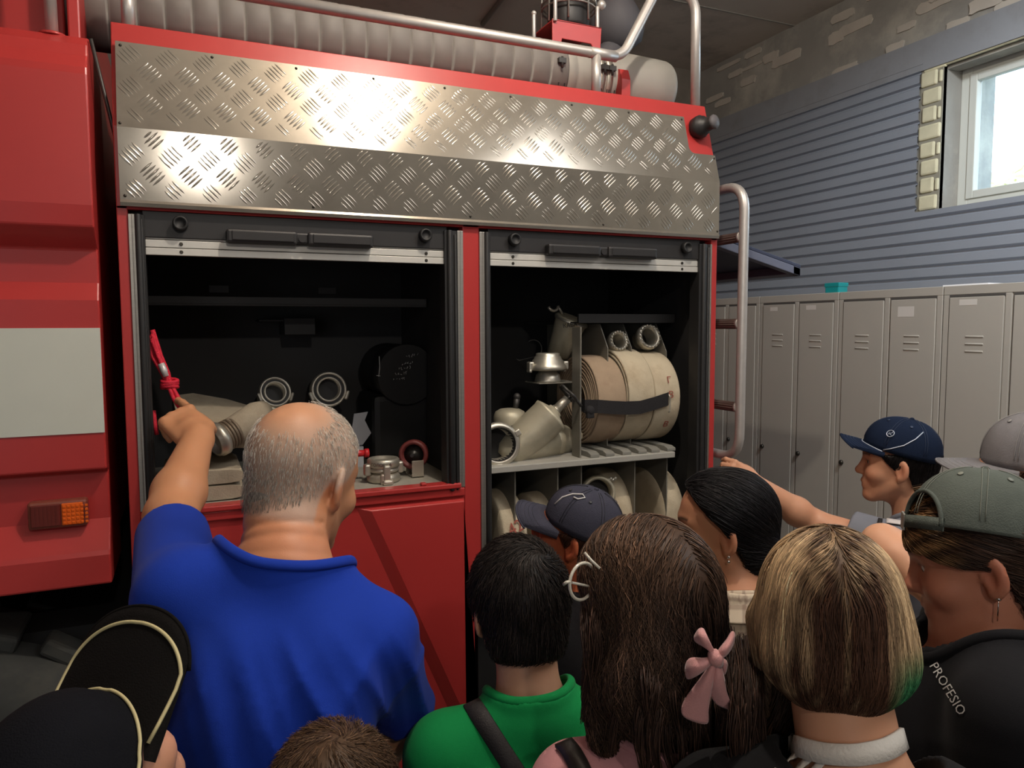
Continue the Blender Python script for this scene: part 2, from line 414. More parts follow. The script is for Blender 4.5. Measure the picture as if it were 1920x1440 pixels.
# roof rail of the body
YR = 1.935; R_ = .0148
mb = MB()
A = onY(1118, 100, YR); zr = A[2]
path = fillet([(-.085, YR, zr), (1.21, YR, zr), (1.345, YR, 2.835), (1.475, YR, 2.815), (1.478, YR, 2.47)], .075, 8)
mb.tube(path, R_, 16)
for px in (240, 1118):
    q = onY(px, 100 if px > 500 else 20, YR); mb.tube([(q[0], YR, 2.47), (q[0], YR, zr)], R_*.97, 16)
mb.tube([(1.10, YR, zr), (1.19, YR, zr)], R_*1.06, 16)
mb.build('roof_rail', PIPE, truck)
# rear ladder on the back of the body
mb = MB(); XL = 1.62
mb.tube(fillet([(XL-.06, 2.5, 2.245), (XL, 2.35, 2.245), (XL, 1.866, 2.245), (XL, 1.868, 1.374), (XL, 2.35, 1.374), (1.5, 2.4, 1.374)], .085, 8), .0155, 16)
for z in (1.5, 2.15): mb.tube([(XL, 2.33, z), (1.495, 2.33, z)], .010, 10)
lad = mb.build('rear_ladder', PIPE, truck)
for z in (2.082, 1.808, 1.54):
    mb = MB(); rr = [.0155*(1+.05*(j % 2)) for j in range(40)]
    n = 28
    rings = []
    for y in (1.882, 2.33):
        rings.append([(XL+(.0165 if j % 2 else .0145)*math.cos(2*PI*j/n), y, z+(.0165 if j % 2 else .0145)*math.sin(2*PI*j/n)) for j in range(n)])
    mb.ring(rings, 0, False); mb.tube([(XL, 1.874, z), (XL, 1.884, z)], .018, 16, 1)
    mb.build('rung', [mat('ribbed_rung', (120, 104, 96), .5, .5), PIPE], lad)
# raised rear hatch
mb = MB()
def hat(u, y, dz): return (1.512+u*.47, y, 2.118-u*.115+dz)
for (u0, u1, y0, y1, d0, d1, m) in ((0, 1, 1.99, 3.4, 0, .012, 0), (.93, 1, 1.99, 3.4, -.028, 0, 1), (0, 1, 1.99, 2.02, -.028, 0, 1), (.0, .06, 1.99, 3.4, -.028, 0, 1), (.25, .32, 2.0, 3.4, -.018, 0, 1), (0, 1, 2.45, 2.5, -.018, 0, 0)):
    v = [hat(u0, y0, d0), hat(u1, y0, d0), hat(u1, y1, d0), hat(u0, y1, d0), hat(u0, y0, d1), hat(u1, y0, d1), hat(u1, y1, d1), hat(u0, y1, d1)]
    mb.add(v, [(0, 3, 2, 1), (4, 5, 6, 7), (0, 1, 5, 4), (1, 2, 6, 5), (2, 3, 7, 6), (3, 0, 4, 7)], m)
mb.build('rear_hatch', [mat('hatch_blue_grey', (44, 48, 66), .5), mat('hatch_rim', (96, 98, 112), .5, .3)], truck, bev=.002)
# roof lamp cage, monitor head and bracket
mb = MB(); c = onY(1066, 40, 2.12)
mb.lathe([(.062, -.03), (.066, -.02), (.066, .05), (.058, .06), (.058, .10), (.064, .11), (.064, .2)], Matrix.Translation(c), 28)
lampb = mb.build('roof_lamp', PLASTIC, truck)
mb = MB()
for k in range(8):
    a = 2*PI*k/8+.3; mb.tube([(c[0]+.085*math.cos(a), c[1]+.085*math.sin(a), c[2]-.02), (c[0]+.08*math.cos(a), c[1]+.08*math.sin(a), c[2]+.22)], .0035, 6)
for z in (.03, .045, .14): mb.tube([(c[0]+.084*math.cos(2*PI*k/24), c[1]+.084*math.sin(2*PI*k/24), c[2]+z) for k in range(24)], .0032, 6, closed=True)
mb.build('wire_cage', ALU, lampb)
YB = 2.035
bp = [onY(x, y, YB) for x, y in ((1036, 34), (1036, 78), (1052, 84), (1054, 72), (1108, 82), (1114, 92), (1126, 90), (1128, 52))]
mb = MB(); XZprism(mb, [(p[0], p[2]) for p in bp], YB, YB+.006); mb.box((bp[0][0], YB, bp[0][2]-.006), (bp[7][0], YB+.17, bp[7][2]-.0), 0)
q = onY(1120, 60, YB+.02); mb.tube([q, q+V3((0, 0, .075))], .006, 10, 1); mb.sphere(q+V3((.014, 0, .082)), .015, 1, 12)
q = onY(1001, 52, YB+.04); mb.tube([q+V3((0, 0, -.03)), q+V3((0, 0, .04))], .006, 10, 1); mb.sphere(q+V3((0, 0, .042)), .008, 1, 10)
q = onY(1041, 20, YB-.005); mb.tube([q+V3((0, 0, -.03)), q+V3((0, 0, .1))], .006, 10, 1)
mb.build('lamp_bracket', [RED, PIPE], truck, bev=.0012)
mb = MB(); c = onY(1157, 48, 2.3)
mb.lathe([(.0, -.09), (.05, -.085), (.085, -.05), (.095, 0), (.088, .05), (.06, .075), (0, .082)], frame((.5, -.8, .3), loc=c), 28)
mb.tube([c+V3((-.0, 0, -.05)), c+V3((-.05, 0, -.12)), c+V3((-.06, 0, -.22))], [.04, .045, .05], 16)
mb.build('searchlight_housing', mat('dark_grey_cover', (84, 82, 86), .7), truck)
# shelf, dividers and rack of the right bay
mb = MB(); mb.box((.745, 1.872, 1.396), (1.373, 2.4, 1.414)); mb.build('bay_shelf', mat('shelf_grey', (172, 169, 160), .5, .1, var=.05, vscale=8, dirt=(120, 112, 100), dscale=8, damt=.35), truck, bev=.002)
def divider(name, px, py, ztop, zbot, y0, y1, t=.0035, cutf=0.):
    x = onY(px, py, y0)[0]; mb = MB()
    YZprism(mb, [(y0+cutf, ztop), (y0, ztop-cutf*1.5), (y0, zbot), (y1, zbot), (y1, ztop)], x-t/2, x+t/2)
    return mb.build(name, DIVID, truck, bev=.001)
divider('rack_divider', 1089, 700, 1.80, 1.414, 1.9, 1.95, .005)
divider('rack_divider', 1140, 640, 1.81, 1.42, 1.98, 2.4, .004, .05)
divider('rack_divider', 1184, 640, 1.81, 1.42, 2.0, 2.4, .004, .05)
divider('rack_divider', 1250, 640, 1.81, 1.5, 1.98, 2.4, .004, .06)
mb = MB(); x0 = onY(1085, 600, 2.0)[0]; x1 = onY(1265, 600, 2.0)[0]
mb.box((x0, 2.0, 1.815), (x1, 2.01, 1.84)); mb.box((x0, 2.0, 1.812), (x1, 2.4, 1.816)); mb.build('rack_top', LINING, truck, bev=.001)
for px, zt in ((966, 1.39), (1046, 1.39), (1090, 1.39), (1190, 1.39), (1250, 1.395)):
    divider('lower_divider', px, 930, zt, 1.05, 1.9, 2.4, .004)
mb = MB(); mb.box((.745, 1.88, 1.04), (1.44, 2.4, 1.055)); mb.build('bay_floor', DIVID, truck)
CH = mat('rail_grey', (126, 124, 116), .6, 0, var=.06)
for px in (1104, 1132, 1163, 1192, 1216, 1245):
    x = onY(px, 840, 1.93)[0]; mb = MB()
    YZprism(mb, [(1.885, 1.414), (1.885, 1.424), (1.905, 1.43), (2.3, 1.43), (2.3, 1.414)], x-.019, x+.012)
    mb.build('hose_rest', CH, truck, bev=.002)
# tyre of the truck below the cab
mb = MB()
M = frame((0, -1, 0), loc=(-.55, 2.1, .56))
mb.lathe([(.30, -.25), (.5, -.25), (.55, -.2), (.56, 0), (.55, .2), (.52, .25), (.32, .25), (.28, .2)], M, 60)
for k in range(26):
    a = 2*PI*k/26
    R = M @ Matrix.Rotation(a, 4, 'Z')
    mb.box((.545, -.045, -.2), (.585, .045, -.02), 0, R, .01); mb.box((.545, .02, .02), (.585, .11, .2), 0, R, .01)
tag(mb.build('tyre', mat('tyre_rubber', (58, 60, 58), .85, 0, var=.2, vscale=12, dirt=(84, 80, 70), dscale=6, damt=.6), truck), 'dusty black tyre')
# ------------------------------------------------------------------ equipment in the bays and on the roof
CANV = mat('canvas_hose', (196, 182, 156), .9, 0, var=.12, vscale=14, bump=.5, bscale=260, dirt=(150, 128, 100), dscale=9, damt=.55)
CANV2 = mat('canvas_hose_worn', (164, 142, 118), .9, 0, var=.14, vscale=12, bump=.5, bscale=260, dirt=(128, 98, 80), dscale=8, damt=.6)
CANV3 = mat('canvas_hose_grey', (158, 146, 126), .9, 0, var=.12, vscale=12, bump=.5, bscale=220, dirt=(112, 98, 80), dscale=8, damt=.5)
CAST = mat('cast_aluminium', (196, 190, 176), .38, .75, var=.08, vscale=20, bump=.15, bscale=120)
CAST2 = mat('painted_casting', (182, 174, 152), .45, .3, var=.06, vscale=15, dirt=(120, 108, 90), dscale=9, damt=.4)
INK = mat('ink', (24, 22, 24), .7)
REDINK = mat('red_ink', (150, 74, 60), .8)
def lathe_obj(name, prof, M, m, parent, n=32, extra=None):
    mb = MB(); mb.lathe(prof, M, n)
    if extra: extra(mb)
    return mb.build(name, m, parent)
# --- roof suction hose
c0 = onY(150, 0, 2.12); YH = 2.13
zc_ = 2.585; rad = .100
label_h = 'fat grey ribbed suction hose lying along the roof of the truck behind the rail'
xE = onY(1243, 145, YH)[0]
t = thing('suction_hose', (.6, YH, 2.483), label_h, 'hose')
mb = MB(); prof = []; x = -.45
XL0, XR0 = -.45, onY(1040, 90, YH)[0]
seg = .0615; k = 0
M = Matrix.Translation((0, YH, zc_)) @ Matrix.Rotation(PI/2, 4, 'Y')
xs = XL0
while xs < XR0-.02:
    prof += [(rad-.004, xs), (rad, xs+.006), (rad+.0005, xs+seg-.006), (rad-.004, xs+seg)]; xs += seg
mb.lathe(prof, M, 48); mb.build('hose_body', mat('grey_sleeve', (116, 111, 106), .6, 0, var=.08, vscale=10, dirt=(96, 90, 84), dscale=6, damt=.4), t)
mb = MB(); r2 = rad-.006
mb.lathe([(r2-.006, xs-.002), (r2, xs+.004), (r2, xs+.03), (r2-.004, xs+.034), (r2, xs+.038), (r2, xs+.10), (r2-.004, xs+.104), (r2, xs+.108), (r2, xE-.16), (r2+.004, xE-.155), (r2+.002, xE-.06), (r2, xE-.02), (r2-.004, xE-.008), (r2-.010, xE-.001), (r2-.013, xE)], M, 48); mb.lathe([(r2-.013, xE), (r2-.016, xE-.003), (.002, xE-.003)], M, 48, smooth=False)
mb.build('hose_end', mat('pale_sleeve', (150, 146, 138), .6, 0, var=.06, vscale=10), t)
for px in (1052, 1132, 1146):
    x = onY(px, 130, YH-rad)[0]; mb = MB()
    mb.lathe([(r2-.001, x-.011), (r2+.003, x-.011), (r2+.003, x+.011), (r2-.001, x+.011)], M, 48)
    for dx in (-.010, .010): mb.tube([(x+dx, YH-rad-.004, zc_-.055), (x+dx, YH-rad+.006, zc_-.10+.012)], .002, 6, 1)
    mb.box((x-.012, YH-rad-.012, zc_+.002), (x+.012, YH-rad+.002, zc_+.016), 1); mb.cyl((x, YH-rad-.008, zc_-.012), (x, YH-rad-.008, zc_+.02), .004, n=8, m=1)
    mb.build('hose_clamp', [CAST, STEELD], t)
x = onY(1168, 150, YH-rad)[0]
mb = MB(); YZprism(mb, [(YH-rad-.016, 2.483), (YH-rad-.016, zc_-.02), (YH-rad-.004, zc_+.012), (YH-rad+.02, zc_+.02), (YH-rad+.02, 2.483)], x-.014, x+.018)
o = mb.build('hose_bracket', RED, None, .002, origin=(x, YH-rad, 2.483)); o.parent = truck; o.location = V3((x, YH-rad, 2.483))-ORG[truck]
mb = MB(); q = onY(1244, 152, YH-.05); mb.box(q+V3((-.018, -.01, -.010)), q+V3((.014, .012, .011)), bev=.002); mb.build('end_toggle', mat('white_plastic', (226, 222, 212), .5), t)
# --- canvas hose coils in the rack
def coil(px0, px1, ycen_px, yY, R, m, lab, marks=False, coup=None, name='fire_hose_coil'):
    a = onY(px0, 740, yY-R*.35)[0]; b = onY(px1, 740, yY-R*.35)[0]
    zc2 = 1.432+R; cx = (a+b)/2; w = (b-a)
    t = thing(name, (cx, yY, 1.432), lab, 'fire hose', 'canvas fire hoses stowed in the rack')
    mb = MB(); T = 9; n = 44; r0 = .05; v = []; f = []; cnt = 0
    dr = (R-r0)/T; th = dr*.80
    rnd = random.Random(px0)
    wob = [rnd.uniform(-.0018, .0018) for _ in range(T+2)]
    for i in range(T*n+1):
        ang = 2*PI*i/n; tt = i/n; r = r0+dr*tt; dxo = wob[int(tt)]*(1-tt % 1)+wob[int(tt)+1]*(tt % 1)
        if tt > T-1: r = min(r, R-th*.5)
        for (dx, rr) in ((-w/2, r-th/2+.001), (-w/2-.0015, r), (-w/2, r+th/2-.001), (-w/2+.004, r+th/2), (0, r+th/2+.0012), (w/2-.004, r+th/2), (w/2, r+th/2-.001), (w/2, r-th/2)):
            v.append((cx+dx+dxo, yY-rr*math.sin(ang-.6), zc2+rr*math.cos(ang-.6)))
    k = 8
    for i in range(T*n):
        for j in range(k): f.append((i*k+j, i*k+(j+1) % k, (i+1)*k+(j+1) % k, (i+1)*k+j))
    f += [tuple(range(k)), tuple(range(T*n*k, T*n*k+k))]
    mb.add(v, f, 0, True)
    if marks:
        for dz, txt in ((.055, 'Г'), (.01, 'В'), (-.085, 'В')):
            ang = math.asin(dz/R); Mx = Matrix.Translation((cx+.008, yY-(R+.0016)*math.cos(ang), zc2+dz)) @ Matrix.Rotation(PI/2-ang*.9, 4, 'X')
            vv, ff = text_mesh(txt, .03, Mx, None, None); mb.add(vv, ff, 1)
    o = mb.build('hose_roll', [m, REDINK], t)
    if coup:
        mb = MB(); q = onY(coup[0], coup[1], yY-.03); R2 = coup[2]
        Mc = frame((0, -1, .25), loc=q)
        mb.lathe([(R2*.62, -.05), (R2*.62, .0), (R2*.72, .012), (R2*.95, .012), (R2, .0), (R2*1.0, -.012), (R2*.8, -.02), (R2*.7, -.05)], Mc, 32, caps=False)
        for kk in range(18):
            aa = 2*PI*kk/18; mb.sphere(Mc @ Vector((R2*.86*math.cos(aa), R2*.86*math.sin(aa), .013)), .0038, 0, 8)
        mb.build('coupling', CAST, t)
    return t
coil(1096, 1146, 0, 2.05, .142, CANV2, 'worn brown canvas hose roll, left of the three strapped in the upper rack')
coil(1150, 1196, 0, 2.055, .152, CANV, 'pale canvas hose roll, middle one of the three strapped in the upper rack', coup=(1158, 640, .034))
coil(1199, 1243, 0, 2.045, .146, CANV, 'palest canvas hose roll with faded red letters, right of the three in the rack', True, coup=(1215, 632, .042))
# strap around the three rolls
mb = MB(); pts = []
for px, py, Y in ((1078, 750, 1.98), (1096, 762, 1.918), (1120, 762, 1.899), (1148, 764, 1.897), (1172, 765, 1.893), (1200, 764, 1.892), (1225, 757, 1.892), (1252, 748, 1.894), (1256, 744, 1.93)):
    pts.append(onY(px, py, Y))
v = []; f = []
for i, p in enumerate(pts):
    h = .020; v += [p+V3((0, -.002, h)), p+V3((0, -.002, -h)), p+V3((0, .001, -h)), p+V3((0, .001, h))]
for i in range(len(pts)-1):
    for j in range(4): f.append((i*4+j, i*4+(j+1) % 4, i*4+4+(j+1) % 4, i*4+4+j))
mb.add(v, f, 0, False); q = onY(1254, 758, 1.89); mb.tube([q+V3((0, 0, .03)), q+V3((.004, 0, .02)), q+V3((.004, 0, -.02)), q+V3((0, 0, -.026))], .0022, 8, 1)
q = onY(1106, 770, 1.893); mb.sphere(q, (.016, .012, .016), 0, 10); mb.box(q+V3((-.012, -.008, -.022)), q+V3((.012, .006, -.004)), 0, bev=.003)
o = mb.build('strap', [mat('black_webbing', (30, 28, 30), .85, bump=.5, bscale=300), CAST], None, origin=(1.25, 1.9, 1.5)); tag(o, 'black webbing strap drawn across the three hose rolls in the rack', 'strap')
# --- coupling adapter standing on its angle bracket
c = onY(1027, 716, 2.0); t = thing('hose_adapter', tuple(c), 'aluminium hose adapter with two lugs standing on a small angle bracket beside the hose rack', 'hose coupling')
lathe_obj('adapter_base', [(.040, 0), (.040, .004), (.036, .022), (.028, .03), (.026, .034)], Matrix.Translation(c), CAST, t)
def lugs(mb):
    for s in (-1, 1):
        x = s*.058; mb.box((x-.008, -.012, .036), (x+.008, .012, .062), 0, Matrix.Translation(c), bev=.004); mb.box((x-.008, -.012, .030), (x-.001*s, .012, .04), 0, Matrix.Translation(c), bev=.003)
lathe_obj('adapter_ring', [(.03, .036), (.056, .036), (.058, .042), (.056, .05), (.05, .056), (.046, .066), (.042, .070), (.040, .076), (.036, .08), (.036, .086), (.03, .088)], Matrix.Translation(c), CAST, t, extra=lugs)
mb = MB(); xb0 = onY(1000, 718, 2.0)[0]; xb1 = onY(1074, 718, 2.0)[0]
mb.box((xb0, 1.96, c[2]-.003), (xb1, 2.06, c[2])); mb.box((xb1-.003, 1.96, c[2]-.035), (xb1, 2.06, c[2])); mb.cyl((xb1-.01, 1.965, c[2]-.014), (xb1-.002, 1.965, c[2]-.014), .004, n=8)
mb.build('adapter_bracket', DIVID, truck, bev=.0008)
# --- hanging strainer cone with painted marks
t = thing('suction_strainer', tuple(onY(1058, 640, 2.1)), 'grey cone shaped strainer hanging tilted at the top left of the hose rack', 'strainer')
ca = onY(1072, 598, 2.10); cb = onY(1046, 664, 2.14)
ax = Vector(cb-ca); Lc = ax.length; M = frame(ax, loc=ca)
lathe_obj('cone', [(.050, -.004), (.054, 0), (.054, .012), (.050, .015), (.050, .02), (.045, .05), (.036, Lc), (.022, Lc+.012), (.0, Lc+.014)], M, CAST2, t)
mb = MB(); mb.lathe([(.054, .0), (.0565, .002), (.0565, .008), (.054, .010)], M, 32, caps=False); mb.build('rim', CAST, t)
vv, ff = text_mesh('КАБА', .019, Matrix.Translation(onY(1069, 610, 2.045)) @ Matrix.Rotation(PI/2-.15, 4, 'X') @ Matrix.Rotation(.12, 4, 'Z'), None, None)
vv = [Vector((p.x, p.y+.0, p.z)) for p in vv]
mb = MB(); mb.add(vv, ff); mb.build('painted_marks', INK, t)
mb = MB(); q = onY(1037, 572, 2.1)
mb.tube(arc(q, (1, 0, 0), (0, .3, 1), .018, PI*1.1, PI*1.95, 8), .005, 8); mb.tube([q+V3((.017, 0, -.004)), ca+V3((-.01, .02, .0))], .004, 8)
mb.build('hanging_hook', CAST, t)
mb = MB(); q = onY(1000, 655, 2.15)
mb.tube(arc(q, (1, 0, 0), (0, 0, 1), .03, -.6, 2.2, 14), .0022, 8); mb.tube([q+V3((.026, 0, -.02)), q+V3((-.05, 0, -.035)), q+V3((-.06, 0, -.03))], .0018, 8)
o = mb.build('wire_hook', STEELD, None, origin=tuple(q)); tag(o, 'thin bent wire hook above the hose adapter in the right bay', 'hook')
# --- three-way hose divider (branching valve) on the shelf
t = thing('hose_divider', (.86, 2.0, 1.414), 'cast metal branching hose valve with hand wheel and round open inlet on the shelf', 'valve')
A = onY(968, 838, 1.965); B = onY(1030, 780, 1.945)
ax = Vector(B-A); L = ax.length
mb = MB(); M = frame(ax, loc=A)
mb.lathe([(.03, -.05), (.046, -.03), (.05, 0), (.056, L*.5), (.056, L*.95), (.058, L), (.058, L+.006), (.05, L+.010), (.024, L+.02), (.022, L+.026)], M, 36)
C2 = onY(1054, 824, 2.02); M2 = frame(Vector(C2-A)+Vector((0, 0, 0)), loc=A); L2 = Vector(C2-A).length
mb.lathe([(.044, 0), (.05, .04), (.052, L2-.055), (.048, L2-.05)], M2, 32)
for px, py, s in ((984, 868, 1), (958, 870, .8)):
    q = onY(px, py-20, 1.975); e = V3((q[0], 1.97, 1.414)); mb.tube([q+V3((0, 0, .01)), (q+e)/2, e], [.02, .009, .006], 10)
mb.build('valve_body', CAST2, t)
mb = MB(); mb.lathe([(.046, L2-.055), (.05, L2-.05), (.05, L2-.03), (.044, L2-.018), (.045, L2+.01), (.04, L2+.016), (.0, L2+.016)], M2, 32)
q = A+V3(M2.to_3x3() @ Vector((.0, 0, L2-.002))); mb.box(q+V3((.035, -.03, .0)), q+V3((.06, -.008, .022)), bev=.005); mb.build('outlet_cap', CAST2, t)
mb = MB(); P = A+V3(ax.normalized())*(L+.02); E = P+V3(ax.normalized())*.055
mb.cyl(P, E, .0145, .0135, 20); mb.cyl(P+(E-P)*.1, P+(E-P)*.2, .0165, .0165, 16); mb.build('valve_stem', CAST, t)
mb = MB(); W = E+V3(ax.normalized())*.012; Mw = frame(ax, loc=W)
mb.cyl(E-(E-P)*.1, W+V3(ax.normalized())*.006, .006, n=10)
ringp = [Mw @ Vector(((.040+.004*math.cos(6*a))*math.cos(a), (.040+.004*math.cos(6*a))*math.sin(a), 0)) for a in np.linspace(0, 2*PI, 49)[:-1]]
mb.tube(ringp, .0052, 8, closed=True)
for k in range(3): a = 2*PI*k/3; mb.tube([Mw @ Vector((0, 0, 0)), Mw @ Vector((.036*math.cos(a), .036*math.sin(a), 0))], .004, 6)
mb.build('hand_wheel', STEELD, t)
mb = MB(); c1 = onY(956, 800, 2.04); Mv = Matrix.Translation(c1)
mb.lathe([(.030, -.05), (.048, -.04), (.05, .03), (.044, .046), (.03, .054), (.016, .056), (.0, .057)], Mv, 32); mb.build('side_valve', CAST2, t)
mb = MB()
ra = [c1+V3((.058*math.cos(a), .058*math.sin(a)-.005, .012+.01*math.cos(a))) for a in np.linspace(0, 2*PI, 33)[:-1]]
mb.tube(ra, .0034, 8, closed=True)
ra = [c1+V3((.056*math.cos(a), .056*math.sin(a)-.005, -.02+.01*math.cos(a))) for a in np.linspace(0, 2*PI, 33)[:-1]]
mb.tube(ra, .0034, 8, closed=True); mb.tube([c1+V3((.018, 0, .05)), c1+V3((.024, 0, .085))], [.008, .010], 10); mb.sphere(c1+V3((.024, 0, .09)), .012, 0, 10)
mb.build('wire_guard', STEELD, t)
ci = onY(934, 833, 1.925); Mi = frame(Vector((-.12, -1, .08)), loc=ci)
mb = MB(); mb.lathe([(.040, -.07), (.048, -.05), (.050, -.012), (.062, -.010), (.064, .0), (.062, .012), (.054, .016), (.048, .016), (.046, .004), (.044, -.05), (.0, -.052)], Mi, 40, caps=False)
for a in (.5, 2.6, 4.7): mb.box((.054, -.010, -.004), (.072, .010, .018), 0, Mi @ Matrix.Rotation(a, 4, 'Z'), bev=.004)
mb.build('inlet_ring', CAST, t)
mb = MB(); mb.lathe([(.0445, -.045), (.0, -.045)], Mi, 32, caps=False); mb.lathe([(.0485, .0165), (.0462, .012), (.0445, -.044)], Mi, 32, caps=False); mb.build('inlet_bore', RUBBER, t)
vv, ff = text_mesh('105', .013, Matrix.Translation(onY(1014, 790, 1.946)) @ Matrix.Rotation(PI/2-.35, 4, 'X') @ Matrix.Rotation(-.15, 4, 'Z'), None, None)
mb = MB(); mb.add(vv, ff); mb.build('stamped_number', INK, t)
# --- things in the lower compartments
def roll(px, py, r, w, m, lab, Y=2.0, marks=False):
    c = onY(px, py, Y); c[2] = 1.055+r
    t = thing('fire_hose_coil', (c[0], Y, 1.055), lab, 'fire hose', 'canvas hoses in the lower compartments')
    mb = MB(); prof = [(.03, -w/2), (r*.4, -w/2-.003), (r*.7, -w/2), (r*.97, -w/2), (r, -w/2+.006), (r*1.01, 0), (r, w/2-.006), (r*.97, w/2), (.03, w/2)]
    mb.lathe(prof, Matrix.Translation(c) @ Matrix.Rotation(PI/2, 4, 'Y'), 40)
    if marks:
        vv, ff = text_mesh('42', .05, Matrix.Translation((c[0], Y-r*.93-.008, c[2]+.045)) @ Matrix.Rotation(PI/2-.35, 4, 'X') @ Matrix.Rotation(.4, 4, 'Z'), None, None); mb.add(vv, ff, 1)
    mb.build('hose_roll', [m, REDINK], t); return t
roll(935, 990, .13, .075, CANV, 'tan hose roll with faded red marks, standing lowest left in the right bay', 2.02, True)
roll(1008, 990, .12, .085, CANV, 'tan hose roll behind the capped child in the lower compartments', 2.02)
roll(1130, 960, .145, .06, CANV, 'pale hose roll lying right of the navy cap in the lower compartments', 2.05)
roll(1218, 960, .142, .075, CANV, 'pale hose roll in the rightmost lower compartment', 2.04)
q = onY(1122, 925, 1.925)
t = thing('ring_coupling', tuple(q), 'dark ring coupling with pale rim leaning above the navy cap in the lower compartments', 'hose coupling')
mb = MB(); Mq = frame((-.3, -1, .15), loc=q)
mb.lathe([(.046, -.05), (.052, -.04), (.054, .0), (.050, .006), (.042, .006), (.040, -.04)], Mq, 36, caps=False); mb.build('ring_body', CAST2, t)
mb = MB(); mb.lathe([(.043, -.035), (.0, -.035)], Mq, 32, caps=False); mb.lathe([(.043, .007), (.041, -.036)], Mq, 32, caps=False); mb.build('ring_seal', RUBBER, t)
mb = MB(); q2 = onY(1146, 900, 1.925)
for k in range(4): mb.sphere(q2+V3((.008*k-.01, .0, .004*(k % 2))), .007, 0, 8)
mb.build('ring_lug', CAST, t)
mb = MB(); q = onY(1214, 920, 2.05); mb.cyl(q+V3((-.02, 0, 0)), q+V3((.02, 0, 0)), .012, n=14)
for k in range(5): mb.cyl(q+V3((-.02+.009*k, 0, 0)), q+V3((-.016+.009*k, 0, 0)), .015, n=14)
o = mb.build('threaded_fitting', CAST, None, origin=tuple(q)); tag(o, 'small chromed threaded fitting above the hose roll in the rightmost lower compartment', 'fitting')
# --- left bay
# folded hose lying on the bay floor
def folded(name, x0, x1, y0, y1, z0, z1, m, lab, seed, M=None, layers=3):
    rnd = random.Random(seed); t = thing(name, ((x0+x1)/2, (y0+y1)/2, z0), lab, 'fire hose')
    mb = MB(); h = (z1-z0)/layers
    for i in range(layers):
        zc3 = z0+h*(i+.5); jx = rnd.uniform(-.006, .006); n = 16; rings = []
        for yy in np.linspace(y0, y1, 7):
            ring = []
            for k in range(n):
                a = 2*PI*k/n; cx = (x0+x1)/2+jx+math.copysign(abs(math.cos(a))**.45, math.cos(a))*(x1-x0)/2
                cz = zc3+math.copysign(abs(math.sin(a))**.6, math.sin(a))*h*.49*(1-.12*math.sin(7*yy+i))
                ring.append((cx, yy, cz))
            rings.append(ring)
        mb.ring(rings, 0, True)
    mb.build('hose_layers', m, t); return t
lo = onY(462, 905, 1.90); hi = onY(300, 850, 1.92)
folded('folded_hose', -.06, lo[0], 1.895, 2.15, 1.385, 1.462, CANV3, 'tan folded canvas hose lying flat on the left bay floor under the arm', 4, layers=2)
# upper hose: wedge shaped folded canvas with a coupling on its free end
t = thing('fire_hose', tuple(onY(420, 780, 1.99)), 'grey canvas hose with ribbed metal coupling, lying on the folded hose by the raised hand', 'fire hose')
def P_(px, py, Y): return onY(px, py, Y)
mb = MB()
top = [P_(322, 742, 2.16), P_(362, 737, 2.18), P_(425, 748, 2.16), P_(486, 766, 2.1), P_(492, 788, 2.02), P_(455, 800, 1.95), P_(395, 800, 1.95), P_(335, 790, 1.98)]
bot = [p+V3((0, .01, -.055)) for p in top]
bot[3] = top[3]+V3((0, 0, -.05)); n = len(top)
ctr = sum(top)/n+V3((0, 0, .006))
mb.add(top+[ctr], [(i, (i+1) % n, n) for i in range(n)], 0, True); mb.add(top+bot, [(i, (i+1) % n, n+(i+1) % n, n+i) for i in range(n)]+[tuple(range(n, 2*n))], 0, True)
mb.tube([P_(492, 772, 2.04), P_(480, 782, 1.985), P_(455, 799, 1.955), P_(430, 812, 1.94), P_(418, 818, 1.935)], [.030, .040, .040, .035, .033], 20, flat=.9)
mb.build('hose_canvas', CANV3, t)
mb = MB(); a = P_(441, 808, 1.945); b = P_(402, 828, 1.92); d = b-a; Mx = frame(d, loc=a); L = np.linalg.norm(d)
prof = []
for k in range(4): s = L*.14*k; prof += [(.0345, s), (.0375, s+.003), (.0375, s+.007), (.0345, s+.010)]
mb.lathe(prof, Mx, 28); mb.build('binding_wire', mat('binding_wire', (112, 98, 82), .55, .4), t)
mb = MB(); mb.lathe([(.034, L*.52), (.036, L*.54), (.036, L*.62), (.042, L*.64), (.042, L*.9), (.038, L*.92), (.038, L*1.05), (.03, L*1.06), (.028, L*.8)], Mx, 28); mb.build('coupling', CAST, t)
# suction hose ends on the bay back
def ringend(px, py, r, lab, Y, dirn):
    q = onY(px, py, Y); t = thing('suction_hose_end', tuple(q), lab, 'hose coupling', None); Mq = frame(dirn, loc=q)
    mb = MB(); mb.lathe([(r*.8, -.06), (r*.95, -.05), (r, -.004), (r*.97, .006), (r*.86, .008), (r*.84, .0), (r*.70, .0), (r*.68, .006), (r*.60, .006), (r*.58, -.05)], Mq, 40, caps=False)
    for a in (-.35, 3.5): mb.box((r*.95, -.014, -.012), (r*1.13, .014, .010), 0, Mq @ Matrix.Rotation(a, 4, 'Z'), bev=.004)
    mb.build('coupling_ring', CAST, t)
    mb = MB(); mb.lathe([(r*.6, -.03), (0, -.03)], Mq, 32, caps=False); mb.lathe([(r*.85, .001), (r*.70, .001)], Mq, 32, caps=False); mb.lathe([(r*.78, -.058), (r*.76, -.06), (r*.76, -.16), (0, -.16)], Mq, 24); mb.build('rubber_hose', RUBBER, t)
ringend(516, 735, .046, 'pale ring end of black suction hose, left of two above grey haired head', 2.24, (.1, -1, .35))
ringend(617, 730, .053, 'double ring end of black suction hose, right of two above grey haired head', 2.22, (.0, -1, .1))
mb = MB(); q = onY(500, 775, 2.1)
